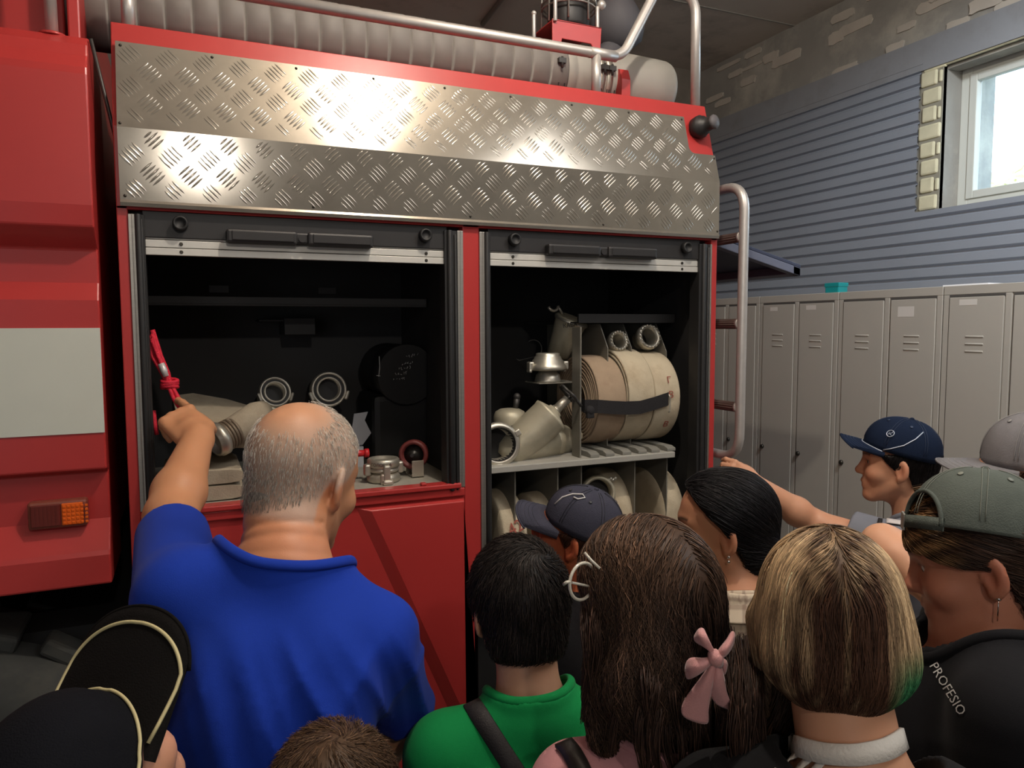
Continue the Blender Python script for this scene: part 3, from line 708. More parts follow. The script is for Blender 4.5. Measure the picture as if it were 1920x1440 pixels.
mb.tube([q+V3((-.02, 0, .01)), q+V3((.0, 0, .016)), q+V3((.03, 0, .008)), q+V3((.012, 0, -.01)), q+V3((.006, 0, -.03)), q+V3((.0, 0, -.045))], .006, 8); mb.tube([q+V3((-.03, 0, .004)), q+V3((.01, 0, -.0))], .007, 8)
o = mb.build('spanner_claw', CAST2, None, origin=tuple(q)); tag(o, 'bent grey spanner claw lying at the end of the canvas hose in the left bay', 'spanner')
# white card
q = [onY(*p, 2.2) for p in ((664, 776), (690, 772), (684, 788), (696, 812), (680, 834), (655, 838))]
mb = MB(); XZprism(mb, [(p[0], p[2]) for p in q], 2.2, 2.204); mb.box((q[5][0], 2.19, 1.384), (q[4][0], 2.21, q[5][2])); o = mb.build('plastic_panel', mat('white_panel', (176, 178, 184), .6), None, origin=tuple(q[5])); tag(o, 'pale notched panel standing on the left bay floor right of the grey haired head', 'panel')
# aluminium coupling on the bay floor
c = onY(719, 888, 1.96); c[2] = 1.384; c = V3(c); t = thing('hose_coupling', tuple(c), 'aluminium hose coupling with stamped band standing on the left bay floor', 'hose coupling')
Mc = Matrix.Translation(c)
lathe_obj('coupling_base', [(.040, 0), (.045, .004), (.045, .016), (.04, .022), (.036, .026)], Mc, CAST, t)
def lg(mb):
    for a in (-1.75, .1, 1.7, 3.3): mb.box((.038, -.011, -.004 if a < -1 else .02), (.055, .011, .030 if a < -1 else .052), 0, Mc @ Matrix.Rotation(a, 4, 'Z') , bev=.005)
    mb.box((-.012, -.058, .006), (.006, -.044, .052), 0, Mc, bev=.004); mb.box((-.016, -.064, -.0), (.012, -.044, .014), 0, Mc, bev=.005)
lathe_obj('coupling_top', [(.034, .026), (.042, .03), (.042, .036), (.036, .04), (.044, .044), (.044, .060), (.040, .064), (.034, .064), (.032, .058), (.0, .056)], Mc, CAST, t, extra=lg)
vv, ff = text_mesh('ГОЛОВКА', .012, Matrix.Translation((c[0]-.016, c[1]-.0425, c[2]+.051)) @ Matrix.Rotation(PI/2, 4, 'X') @ Matrix.Rotation(0, 4, 'Z'), None, None)
mb = MB()
vv2 = []
for p in vv:
    a = (p.x-(c[0]-.016))/.0445-.38; vv2.append(Vector((c[0]+.0447*math.sin(a), c[1]-.0447*math.cos(a), p.z)))
mb.add(vv2, ff); mb.build('stamped_band', INK, t)
mb = MB(); q = onY(676, 850, 1.99); mb.cyl(q+V3((-.03, 0, -.0)), q+V3((.016, 0, .0)), .009, n=12); mb.cyl(q+V3((.01, 0, 0)), q+V3((.022, 0, 0)), .012, n=12)
mb.box(q+V3((-.034, -.006, -.03)), q+V3((-.02, .006, -.0)))
q2 = V3((q[0], q[1], 1.384)); mb.box(q2+V3((-.034, -.008, 0)), q2+V3((-.018, .008, q[2]-1.384)))
o = mb.build('red_handle', mat('red_plastic', (190, 34, 40), .4), None, origin=tuple(q2)); tag(o, 'short red tool handle beside the aluminium coupling', 'tool')
# dark red wheel with bracket
c = onY(776, 852, 2.0); t = thing('guide_wheel', (c[0], c[1], 1.384), 'dark red wheel in a steel fork standing at the right end of the left bay', 'wheel')
Mw = frame((-.5, -1, .05), loc=c)
lathe_obj('wheel_rim', [(.030, -.014), (.038, -.016), (.042, -.008), (.040, 0), (.042, .008), (.038, .016), (.030, .014), (.028, 0)], Mw, mat('oxide_red', (112, 48, 46), .5, var=.15), t)
mb = MB(); mb.lathe([(.029, .0), (.012, .004), (.008, .014), (0, .015)], Mw, 24); mb.cyl(Mw @ Vector((0, 0, -.03)), Mw @ Vector((0, 0, .03)), .005, n=10); mb.build('hub', STEELD, t)
mb = MB(); mb.box((c[0]-.016, c[1]-.036, 1.384), (c[0]+.018, c[1]-.033, c[2]-.012)); mb.box((c[0]-.016, c[1]-.036, 1.384), (c[0]+.018, c[1]+.03, 1.388)); mb.box((c[0]-.016, c[1]+.027, 1.384), (c[0]+.018, c[1]+.03, c[2])); mb.build('fork', CAST, t, bev=.001)
# black motor unit with chalk scribbles
c = onY(770, 730, 2.25); t = thing('motor_unit', (c[0], 2.28, 1.384), 'black motor unit with white handwriting standing in the dark right end of the left bay', 'motor')
mb = MB(); x0 = onY(700, 700, 2.16)[0]; x1 = onY(822, 700, 2.16)[0]
mb.box((x0, 2.17, 1.40), (x1, 2.4, 1.60), bev=.02); mb.cyl(((x0+x1)/2, 2.15, 1.66), ((x0+x1)/2, 2.4, 1.66), .09, n=28); mb.box((x0+.01, 2.18, 1.384), (x1-.01, 2.38, 1.40))
mb.build('motor_case', mat('black_metal', (17, 17, 18), .5, .2), t)
rnd = random.Random(11); mb = MB()
for line, (px, py) in enumerate(((770, 668), (762, 682), (756, 692), (750, 702), (746, 713))):
    for k in range(5):
        q = onY(px-8+k*5.0, py-k*.8, 2.145)
        pts = [q+V3((rnd.uniform(-.002, .004), 0, rnd.uniform(-.005, .005))) for _ in range(4)]
        mb.tube(pts, .0006, 4)
mb.build('chalk_writing', mat('chalk', (206, 206, 204), .9), t); mb = MB()
mb.tube([onY(711, 668, 2.145), onY(712, 690, 2.145), onY(710, 706, 2.145)], .0009, 5); mb.tube([onY(706, 704, 2.145), onY(713, 705, 2.145)], .0009, 5)
mb.build('chalk_tick', mat('chalk', (206, 206, 204), .9), t)
# red rope bundle that the man takes hold of
t = thing('rescue_rope', tuple(onY(315, 715, 1.915)), 'red rope bundle with silver sleeve, held by the raised hand in the left bay', 'rope')
ROPE = mat('red_rope', (206, 26, 52), .7, 0, var=.2, vscale=90, bump=.8, bscale=400)
mb = MB(); rnd = random.Random(5)
for k in range(9):
    o1, o2 = rnd.uniform(-9, 9), rnd.uniform(-6, 6); dy = rnd.uniform(-.014, .014)
    pts = [onY(284+o1*.3, 628+rnd.uniform(-12, 10), 1.93+dy), onY(294+o1*1.0, 668, 1.925+dy), onY(310+o1*.7, 700, 1.915+dy), onY(318+o2*.6, 722, 1.91+dy*.7), onY(330+o2, 748, 1.905+dy), onY(350+o2*1.1, 778, 1.91+dy), onY(352+o2, 800, 1.93+dy)]
    mb.tube(fillet(pts, .02, 3), .0048, 7)
for k in range(4): mb.tube([onY(318, 714+k*4, 1.91)+V3((.017*math.cos(a), .016*math.sin(a), .003*math.sin(a*1.0+k))) for a in np.linspace(0, 2*PI, 15)[:-1]], .0045, 7, closed=True)
mb.tube([onY(288, 770, 1.93), onY(291, 800, 1.92), onY(294, 815, 1.92)], .005, 7); mb.tube([onY(311, 806, 1.905), onY(314, 820, 1.905)], [.006, .005], 8)
mb.build('rope_bundle', ROPE, t)
SLV = mat('silver_sleeve', (206, 202, 200), .4, .3)
mb = MB(); mb.tube([onY(302, 682, 1.905), onY(307, 694, 1.902), onY(312, 706, 1.90)], [.0075, .008, .0065], 10); mb.build('rope_sleeve', SLV, t)
mb = MB(); mb.tube([onY(303, 786, 1.91), onY(306, 796, 1.905), onY(309, 806, 1.905)], [.003, .005, .006], 8); mb.build('rope_tip', SLV, t)
# ------------------------------------------------------------------ room
XW, YW, ZCL = 3.2, 4.13, 3.49
WX0, WY0 = -4.6, -4.2
def struct(name, mb, mats, bev=0):
    o = mb.build(name, mats, None, bev); o['kind'] = 'structure'; return o
FLOORM = mat('concrete_floor', (150, 145, 136), .7, 0, var=.15, vscale=3, bump=.3, bscale=30)
CEIL = mat('concrete_ceiling', (186, 176, 164), .85, 0, var=.10, vscale=2.2, dirt=(84, 76, 68), dscale=2.5, damt=.5)
PLAIN = mat('grey_wall', (120, 116, 110), .85, 0, var=.08, vscale=3)
PLASTER = mat('rough_plaster', (148, 145, 138), .9, 0, var=.12, vscale=6, bump=1., bscale=22, dirt=(196, 190, 176), dscale=2.6, damt=.75)
SHEET = mat('profiled_sheet', (150, 156, 166), .42, .2, var=.04, vscale=3)
mb = MB(); mb.box((WX0, WY0, -.1), (XW+.4, YW+.2, 0)); struct('floor', mb, FLOORM)
mb = MB(); mb.box((WX0, WY0, ZCL), (XW+.4, YW+.2, ZCL+.1))
struct('ceiling', mb, CEIL)
mb = MB()
for y in (3.3, 2.1, .9, -.3, -1.5): mb.box((WX0, y, ZCL-.004), (XW, y+.012, ZCL+.01))
struct('trim_1', mb, mat('slab_joint', (150, 146, 138), .9))
# slab joints
mb = MB(); mb.box((WX0, YW, 0), (XW+.4, YW+.2, ZCL)); struct('wall_back', mb, mat('brick_back_wall', (132, 124, 114), .9, 0, var=.15, vscale=9, bump=.8, bscale=18))
mb = MB(); mb.box((WX0-.1, WY0, 0), (WX0, YW+.2, ZCL)); struct('wall_left', mb, PLAIN)
mb = MB(); mb.box((WX0, WY0-.1, 0), (XW+.4, WY0, ZCL)); struct('wall_front', mb, PLAIN)
# right wall with window opening
wy1 = onX(1766, 250, XW)[1]; wy0 = .9; wz0, wz1 = 2.335, 2.985
TH = .36
mb = MB()
mb.box((XW, wy1, 0), (XW+TH, YW+.2, ZCL)); mb.box((XW, WY0, 0), (XW+TH, wy0, ZCL)); mb.box((XW, wy0, 0), (XW+TH, wy1, wz0)); mb.box((XW, wy0, wz1), (XW+TH, wy1, ZCL))
struct('wall_right', mb, PLASTER)
# profiled metal cladding: ribs across the wall up to z = 2.98 beside the window
CLZ = 2.985; PIT = .0565
def clad(y0, y1, z0, z1, name, ph):
    n = int((z1-z0)/PIT)+2; prof = []
    zb = ph
    while zb < z1:
        for dz, dx in ((0, .014), (.007, 0.0), (.013, 0.0), (.021, .014)):
            z = zb+dz
            if z0 < z < z1: prof.append((dx, z))
        zb += PIT
    prof = [(.014, z0)]+prof+[(.014, z1)]
    mb = MB()
    v = []; f = []
    for y in (y0, y1): v += [(XW-.004-dx, y, z) for dx, z in prof]
    k = len(prof)
    for i in range(k-1): f.append((i, i+1, k+i+1, k+i))
    mb.add(v, f); mb.add([(XW-.018, y0, z1), (XW-.018, y1, z1), (XW, y1, z1), (XW, y0, z1)], [(0, 1, 2, 3)])
    return mb
mb = clad(wy1+.11, YW-.01, 0, CLZ, '', 0.03)
m2 = clad(WY0+.1, wy1+.11, 0, wz0-.0, '', 0.03)
mb.add(m2.v, m2.f); struct('trim_2', mb, SHEET)
mb = MB(); mb.box((XW-.014, WY0+.1, CLZ), (XW, YW-.01, 3.13)); mb.box((XW-.016, wy1+.1, CLZ+.03), (XW-.013, YW-.02, CLZ+.033)); struct('trim_5', mb, mat('painted_plaster', (140, 142, 146), .8, 0, var=.06, vscale=5, bump=.5, bscale=26, dirt=(112, 110, 108), dscale=5, damt=.5))
mb = MB(); rr_ = random.Random(21)
for k in range(46):
    y = rr_.uniform(1.2, 4.0); z = 3.135+.355*rr_.random()**1.6; w = rr_.uniform(.06, .24); h = rr_.uniform(.02, .07)
    n = 18; pts = [(y+w*.5*math.copysign(abs(math.cos(a))**.45, math.cos(a))*rr_.uniform(.85, 1.05), z+h*.5*math.copysign(abs(math.sin(a))**.45, math.sin(a))*rr_.uniform(.8, 1.1)) for a in np.linspace(0, 2*PI, n+1)[:-1]]
    if max(p[1] for p in pts) > 3.48: continue
    mb.prism(pts, lambda a, b, d: (XW-d, a, b), 0, .004+.006*rr_.random())
o = struct('trim_6', mb, mat('old_render', (188, 180, 168), .95, 0, var=.1, vscale=9, bump=.6, bscale=40)); o.name = 'trim_6'
# brick reveal beside the window where the cladding stops
mb = MB(); BR = mat('sand_lime_brick', (206, 200, 170), .9, 0, var=.12, vscale=14, bump=.8, bscale=30); MO = mat('mortar', (142, 138, 124), .95)
mb.box((XW-.004, wy1, wz0), (XW+.02, wy1+.112, wz1+.01), 1)
z = wz0+.004; k = 0
while z < wz1-.05:
    h = .068; rnd = random.Random(k)
    a = rnd.uniform(.0, .01); b = .112-rnd.uniform(0, .02)
    if k % 2:
        mb.box((XW-.014, wy1+.028, z), (XW+.02, wy1+b, z+h), 0, bev=.008); mb.box((XW-.012, wy1+a, z+.004), (XW+.02, wy1+.020, z+h-.01), 0, bev=.006)
    else: mb.box((XW-.013, wy1+a, z), (XW+.02, wy1+b+.004, z+h), 0, bev=.009)
    z += .081; k += 1
mb.box((XW-.008, wy1-.01, wz1-.012), (XW+.01, wy1+.10, wz1+.018), 0, bev=.006)
mb.box((XW-.006, wy0, wz1-.006), (XW+.01, wy1-.005, wz1+.022), 0, bev=.004)
struct('trim_3', mb, [BR, MO])
# window: outer frame, sash, glass
FR = mat('window_frame_white', (206, 208, 200), .45)
mb = MB(); fx0, fx1 = XW+.12, XW+.19
fy1 = wy1-.0; fz0, fz1 = wz0+.02, wz1-.0
def rect_frame(mb, x0, x1, y0, y1, z0, z1, w, m=0):
    mb.box((x0, y0, z0), (x1, y0+w, z1), m); mb.box((x0, y1-w, z0), (x1, y1, z1), m); mb.box((x0, y0+w, z0), (x1, y1-w, z0+w), m); mb.box((x0, y0+w, z1-w), (x1, y1-w, z1), m)
rect_frame(mb, fx0, fx1, wy0, wy1, wz0, wz1, .05); rect_frame(mb, fx0-.008, fx0+.03, wy0+.045, wy1-.045, wz0+.045, wz1-.045, .035)
mb.box((XW+.02, wy0, wz1-.02), (XW+.1, wy1, wz1), 1); mb.box((XW+.0, wy0, wz0-.002), (XW+.1, wy1, wz0+.004), 1)
win = mb.build('window_1', [FR, PLASTER], None, .003); win['kind'] = 'structure'
mb = MB(); mb.box((fx0+.02, wy0+.06, wz0+.06), (fx0+.026, wy1-.06, wz1-.06))
gm, gnt, gb = new_mat('window_glass'); gb.inputs['Base Color'].default_value = (.95, .98, 1, 1); gb.inputs['Transmission Weight'].default_value = 1; gb.inputs['Roughness'].default_value = .0; gb.inputs['IOR'].default_value = 1.45
g = mb.build('window_pane', gm, win)
# hedge outside the window
HED = mat('dry_foliage', (232, 226, 184), .9, 0, var=.2, vscale=14)
mb = MB(); rr = random.Random(3)
for i in range(1100):
    y = rr.uniform(2.2, 5.4); t = (y-2.2)/3.2
    top = 3.6-.5*t+.25*math.sin(y*4); z = 2.2+(top-2.2)*rr.random()**.6
    p = V3((6.8+rr.uniform(-.5, .5), y, z)); s = rr.uniform(.05, .10)
    M = Matrix.Translation(p) @ Euler((rr.uniform(0, 6), rr.uniform(0, 6), rr.uniform(0, 6))).to_matrix().to_4x4()
    for k in range(2): mb.add([(-s, 0, 0), (0, -s*.4, s*.2), (s, 0, 0), (0, s*.4, s*.2)], [(0, 1, 2, 3)], 0, True, M @ Matrix.Rotation(1.3*k, 4, 'X'))
mb.tube([(6.8, 2.6, 0), (6.8, 2.7, 3.0)], [.06, .02], 8); mb.tube([(6.8, 4.4, 0), (6.8, 4.3, 3.0)], [.06, .02], 8)
tag(mb.build('hedge', HED, None), 'pale sunlit bush seen outside through the high window', 'bush')
mb = MB(); mb.box((XW+TH, -6, -.12), (14, 12, -.02)); struct('ground_outside', mb, mat('ground', (120, 118, 96), .9))
# metal lockers in front of the right wall: two-door units
LOCK = mat('locker_paint', (166, 160, 150), .5, 0, var=.03, vscale=2)
LGAP = mat('locker_gap', (70, 66, 62), .8)
LX = 2.72
edges = [onX(x, 700, LX)[1] for x in (1361, 1424, 1491, 1570, 1660, 1765, 1885)]
pitch = (edges[0]-edges[-1])/6
H_ = onX(1500, 552, LX)[2]
ydoor = edges[2]
units = [(-1, 0), (1, 2), (3, 4), (5, 6), (7, 8), (-3, -2)]
names = {0: 'pale grey two-door metal locker seen between the ladder rungs beside the truck', 1: 'pale grey two-door metal locker just right of the ladder, nearest the truck in full view', 2: 'pale grey two-door metal locker behind the boy with the navy cap', 3: 'pale grey two-door metal locker behind the grey caps at the right', 4: 'pale grey two-door metal locker at the right edge of the photo', 5: 'pale grey locker deepest behind the truck'}
def card(mb, y, z, w, h): mb.box((LX-.0035, y-w/2, z-h/2), (LX-.001, y+w/2, z+h/2), 0)
for ui, (a, b) in enumerate(units[:5]):
    ytop = edges[0]-pitch*a; ybot = edges[0]-pitch*(b+1)
    t = thing('locker', (LX+.25, (ytop+ybot)/2, 0), names[ui], 'locker', 'grey metal lockers along the right wall')
    mb = MB(); g_ = .002
    y0, y1 = ybot+g_, ytop-g_
    mb.box((LX+.004, y0, .08), (LX+.45, y1, H_)); mb.box((LX, y0, H_-.035), (LX+.01, y1, H_)); mb.box((LX, y0, .08), (LX+.01, y1, .13))
    for y in (y0, (y0+y1)/2-.012, y1-.024): mb.box((LX, y, .13), (LX+.01, y+.024, H_-.035))
    for y in (y0, y1-.05):
        for x in (LX+.01, LX+.4): mb.box((x, y, 0), (x+.04, y+.05, .08))
    mb.build('cabinet', LOCK, t, bev=.002)
    for k in range(2):
        d0 = y1-.024-k*((y1-y0)/2-.006); d1 = (y0+y1)/2+.012 if k == 0 else y0+.024
        mb = MB(); zt = H_-.045
        mb.box((LX-.003, d1+.003, .135), (LX+.008, d0-.003, zt))
        mb.box((LX-.0005, d1-.001, zt), (LX+.006, d0, zt+.010), 1); mb.box((LX-.0005, d0-.003, .135), (LX+.006, d0+.001, zt), 1)
        cy = (d0+d1)/2
        for q in range(3): mb.tube([(LX-.002, cy-.035, zt-.15-.028*q), (LX-.002, cy+.035, zt-.15-.028*q)], .0045, 8, 0, flat=.8)
        dr = mb.build('door', [LOCK, LGAP], t, bev=.0015)
        mb = MB(); kz = onX(1497, 850, LX)[2]
        mb.lathe([(.011, 0), (.011, .006), (.008, .010), (0, .011)], frame((-1, 0, 0), loc=(LX-.003, d0-.018, kz)), 14); mb.build('door_lock', SCREW, dr)
        if (ui, k) in ((0, 0), (1, 0), (1, 1), (2, 1), (3, 0), (4, 0)):
            mb = MB(); w, hh, dz = {(2, 1): (.075, .042, .05), (1, 0): (.05, .02, .022), (1, 1): (.06, .022, .02)}.get((ui, k), (.07, .022, .02))
            card(mb, cy+.03, zt-dz, w, hh); tag(mb.build('name_card', mat('paper_card', (196, 190, 182), .8), dr), 'small paper card')
# things on top of the lockers
p = onX(1568, 541, LX+.1)
mb = MB(); mb.box((p[0]-.03, p[1]-.04, H_), (p[0]+.03, p[1]+.04, H_+.048), bev=.005); mb.box((p[0]-.032, p[1]-.043, H_+.03), (p[0]+.032, p[1]+.043, H_+.05), bev=.003)
o = mb.build('small_box', mat('teal_plastic', (24, 136, 138), .35, coat=.3), None, origin=(p[0], p[1], H_)); tag(o, 'small teal plastic box standing on top of the lockers', 'box')
p = onX(1835, 535, LX+.1)
mb = MB(); mb.box((p[0]-.08, p[1]-.09, H_), (p[0]+.08, p[1]+.09, H_+.006)); o = mb.build('paper_sheet', mat('white_paper', (226, 226, 228), .8), None, origin=(p[0], p[1], H_)); tag(o, 'white sheet of paper lying on the lockers at the right', 'paper')
# surface cable conduit on the ceiling
mb = MB(); a = onZ(955, -20, ZCL-.01); b = onZ(905, 45, ZCL-.01)
mb.tube([a+(a-b)*1.5, b], .014, 10); o = mb.build('trim_4', mat('conduit', (150, 146, 140), .7)); o['kind'] = 'structure'
# ------------------------------------------------------------------ figures: smooth implicit bodies turned into one continuous surface
def smin(a, b, k):
    h = np.clip(.5+.5*(b-a)/k, 0, 1); return b*(1-h)+a*h-k*h*(1-h)
def smax(a, b, k): return -smin(-a, -b, k)
def ell(P, c, r):
    q = (P-np.asarray(c))/np.asarray(r); k0 = np.sqrt((q*q).sum(1))+1e-9
    q2 = q/np.asarray(r); k1 = np.sqrt((q2*q2).sum(1))+1e-9
    return k0*(k0-1)/k1
def sph(P, c, r): q = P-np.asarray(c); return np.sqrt((q*q).sum(1))-r
def cone(P, a, b, ra, rb):
    a = np.asarray(a, float); b = np.asarray(b, float); ab = b-a; pa = P-a
    t = np.clip((pa@ab)/(ab@ab+1e-12), 0, 1); q = pa-t[:, None]*ab
    return np.sqrt((q*q).sum(1))-(ra+t*(rb-ra))
def rbox(P, c, h, r, R=None):
    q = P-np.asarray(c)
    if R is not None: q = q@R
    q = np.abs(q)-(np.asarray(h)-r)
    return np.sqrt((np.maximum(q, 0)**2).sum(1))+np.minimum(q.max(1), 0)-r
def nets(fn, lo, hi, h):
    """Surface nets of fn(P)=0 on a grid of pitch h. Returns verts, quads."""
    s = 4
    lo = np.asarray(lo, float); n = np.ceil((np.asarray(hi, float)-lo)/(h*s)).astype(int)
    N = n*s+1
    def pts(ix, iy, iz): return np.stack([lo[0]+ix*h, lo[1]+iy*h, lo[2]+iz*h], -1)
    cx, cy, cz = np.meshgrid(*[np.arange(m+1)*s for m in n], indexing='ij')
    cd = fn(pts(cx.ravel(), cy.ravel(), cz.ravel())).reshape(cx.shape)
    ab = np.abs(cd); mn = ab.copy()
    mn = ab[:-1, :-1, :-1]
    sg = cd < 0; c = [sg[i:n[0]+i, j:n[1]+j, k:n[2]+k] for i in (0, 1) for j in (0, 1) for k in (0, 1)]
    anyi = np.any(c, 0); alli = np.all(c, 0)
    m8 = np.min([ab[i:n[0]+i, j:n[1]+j, k:n[2]+k] for i in (0, 1) for j in (0, 1) for k in (0, 1)], 0)
    act = (anyi & ~alli) | (m8 < s*h*.9)
    vol = np.repeat(np.repeat(np.repeat(np.where(c[0], -1., 1.), s, 0), s, 1), s, 2).astype(np.float32)
    vol = np.pad(vol, ((0, 1), (0, 1), (0, 1)), mode='edge')
    ai = np.argwhere(act)
    off = np.stack(np.meshgrid(*[np.arange(s+1)]*3, indexing='ij'), -1).reshape(-1, 3)
    idx = (ai[:, None, :]*s+off[None]).reshape(-1, 3)
    flat = np.unique(np.ravel_multi_index(idx.T, N)); ix = np.stack(np.unravel_index(flat, N), -1)
    out = np.empty(len(ix), np.float32)
    for a in range(0, len(ix), 400000):
        q = ix[a:a+400000]; out[a:a+400000] = fn(pts(q[:, 0], q[:, 1], q[:, 2]))
    vol.ravel()[flat] = out
    ins = vol < 0
    M_ = [x-1 for x in N]
    cs = [ins[i:M_[0]+i, j:M_[1]+j, k:M_[2]+k] for i in (0, 1) for j in (0, 1) for k in (0, 1)]
    cnt = np.sum(cs, 0); cells = np.argwhere((cnt > 0) & (cnt < 8))
    vid = -np.ones(M_, np.int64); vid[tuple(cells.T)] = np.arange(len(cells))
    acc = np.zeros((len(cells), 3)); num = np.zeros(len(cells))
    corners = [(i, j, k) for i in (0, 1) for j in (0, 1) for k in (0, 1)]
    for a in corners:
        for ax in range(3):
            if a[ax]: continue
            b = list(a); b[ax] = 1
            va = vol[tuple((cells+np.array(a)).T)]; vb = vol[tuple((cells+np.array(b)).T)]
            cr = (va < 0) != (vb < 0); t = np.where(cr, va/(va-vb+1e-20), 0)
            p = np.array(a, float)[None]+np.zeros((len(cells), 3)); p[:, ax] += t
            acc += np.where(cr[:, None], p, 0); num += cr
    V = lo+(cells+acc/np.maximum(num, 1)[:, None])*h
    Q = []
    for ax in range(3):
        u, w = (ax+1) % 3, (ax+2) % 3
        sl0 = [slice(None)]*3; sl1 = [slice(None)]*3; sl0[ax] = slice(0, -1); sl1[ax] = slice(1, None)
        a0, a1 = ins[tuple(sl0)], ins[tuple(sl1)]
        e = np.argwhere(a0 != a1)
        e = e[(e[:, u] > 0) & (e[:, w] > 0) & (e[:, u] < N[u]-1) & (e[:, w] < N[w]-1)]
        f = a0[tuple(e.T)]
        def cell(du, dw):
            q = e.copy(); q[:, u] -= du; q[:, w] -= dw; return vid[tuple(q.T)]
        q = np.stack([cell(1, 1), cell(0, 1), cell(0, 0), cell(1, 0)], -1)
        q[~f] = q[~f][:, ::-1]; Q.append(q)
    Q = np.concatenate(Q); Q = Q[(Q >= 0).all(1)]
    return V, Q
def basis(yaw, pitch=0., roll=0.):
    """columns right, forward, up. yaw 0 faces +Y, positive turns towards +X; pitch>0 looks down; roll>0 tips to the right."""
    a, p, r = (math.radians(x) for x in (yaw, pitch, roll))
    Rz = np.array([[math.cos(a), math.sin(a), 0], [-math.sin(a), math.cos(a), 0], [0, 0, 1]])
    Rx = np.array([[1, 0, 0], [0, math.cos(p), math.sin(p)], [0, -math.sin(p), math.cos(p)]])
    Ry = np.array([[math.cos(r), 0, math.sin(r)], [0, 1, 0], [-math.sin(r), 0, math.cos(r)]])
    return Rz@Rx@Ry
def cranium(L): return smin(ell(L, (0, -.014, .034), (.075, .098, .089)), ell(L, (0, .02, .03), (.068, .07, .08)), .03)
def head_sdf(L, ear=1.0, jaw=1.0, mouth=0.):
    d = cranium(L)
    d = smin(d, ell(L, (0, .030, -.035), (.060, .064, .082)), .03)
    for s in (-1, 1):
        d = smin(d, cone(L, (s*.050*jaw, .005, -.055), (s*.018, .066, -.098), .018, .017), .02)
        d = smin(d, ell(L, (s*.040, .060, -.028), (.026, .028, .024)), .02)
        d = smin(d, cone(L, (s*.012, .088, .030), (s*.045, .070, .026), .010, .010), .012)
    d = smin(d, ell(L, (0, .074, -.099), (.024, .022, .019)), .018)
    d = smin(d, ell(L, (0, .078, -.062), (.030, .020, .022)), .018)
    for s in (-1, 1):
        d = smax(d, -ell(L, (s*.031, .100, .007), (.018, .016, .012)), .012)
    d = smin(d, cone(L, (0, .086, .020), (0, .106, -.022), .0075, .0105), .010)
    d = smin(d, sph(L, (0, .108, -.026), .0105), .008)
    for s in (-1, 1): d = smin(d, ell(L, (s*.0115, .098, -.029), (.008, .011, .0075)), .006)
    # eyelids
    for s in (-1, 1):
        d = smin(d, cone(L, (s*.020, .0850, .0138), (s*.042, .0770, .0126), .0038, .0036), .004)
        d = smin(d, cone(L, (s*.021, .0845, -.0010), (s*.041, .0770, .0000), .0030, .0030), .004)
    # lips
    d = smin(d, cone(L, (-.018, .0905, -.0600), (.018, .0905, -.0600), .0050, .0050), .006)
    d = smin(d, cone(L, (0, .0965, -.0585), (0, .0965, -.0590), .006, .006), .008)
    d = smin(d, cone(L, (-.014, .0915, -.0700), (.014, .0915, -.0700), .0062, .0062), .006)
    d = smax(d, -cone(L, (-.022, .101, -.0645), (.022, .101, -.0645), .0032+mouth, .0032+mouth), .003)
    if ear:
        for s in (-1, 1):
            q = L-np.array([s*.0745, -.006, -.008]); a = .42
            R = basis(s*-math.degrees(a)*1.0, 0, 0); q = q@R
            e = ell(q, (s*.006, -.004, 0), (.0075, .019, .033)); lob = ell(q, (s*.003, .004, -.026), (.006, .010, .011))
            e = smin(e, lob, .006)
            e = smax(e, -ell(q, (s*.0135, .002, -.001), (.0075, .0105, .019)), .005)
            e = smin(e, cone(q, (s*.004, .010, -.012), (s*.004, .012, .0), .004, .004), .004)
            d = smin(d, e, .006)
    return d
def head_cols(L, skin, P=None, lips=None, brow=None, flush=.25, stubble=None):
    c = np.tile(np.array(lin(skin)), (len(L), 1))
    def mixc(w, col):
        nonlocal c
        w = np.clip(w, 0, 1)[:, None]; c = c*(1-w)+np.array(lin(col))*w
    if flush:
        red = (min(255, skin[0]+2), skin[1]*.80, skin[2]*.78)
        for s in (-1, 1): mixc(flush*np.exp(-((L-np.array([s*.045, .07, -.03]))**2).sum(1)/.022**2), red); mixc(flush*1.6*np.exp(-((L-np.array([s*.082, -.01, -.008]))**2).sum(1)/.024**2), red)
        mixc(flush*np.exp(-((L-np.array([0, .112, -.026]))**2).sum(1)/.014**2), red)
    lipc = lips or (skin[0]*.80, skin[1]*.58, skin[2]*.58)
    w = np.exp(-(((L[:, 2]+.0650)/.0085)**4))*np.exp(-((L[:, 0]/.021)**6))*(L[:, 1] > .08); mixc(.75*w, lipc)
    if brow is not None:
        for s in (-1, 1):
            t = (s*L[:, 0]-.014)/.036; zc2 = .027+.006*np.sin(np.clip(t, 0, 1)*2.2)
            w = np.exp(-(((L[:, 2]-zc2)/.0042)**2))*(t > -.05)*(t < 1.05)*(L[:, 1] > .05); mixc(.85*w, brow)
            w = np.exp(-(((L[:, 2]-.0105)/.0022)**2))*(np.abs(s*L[:, 0]-.031) < .014)*(L[:, 1] > .07); mixc(.7*w, (30, 22, 20))
    return c, mixc
def hand_frame(wrist, dirv, back):
    x = V3(dirv); x /= np.linalg.norm(x); z = V3(back); z = z-x*(z@x); z /= np.linalg.norm(z); y = np.cross(z, x)
    return V3(wrist), np.stack([x, y, z], 1)
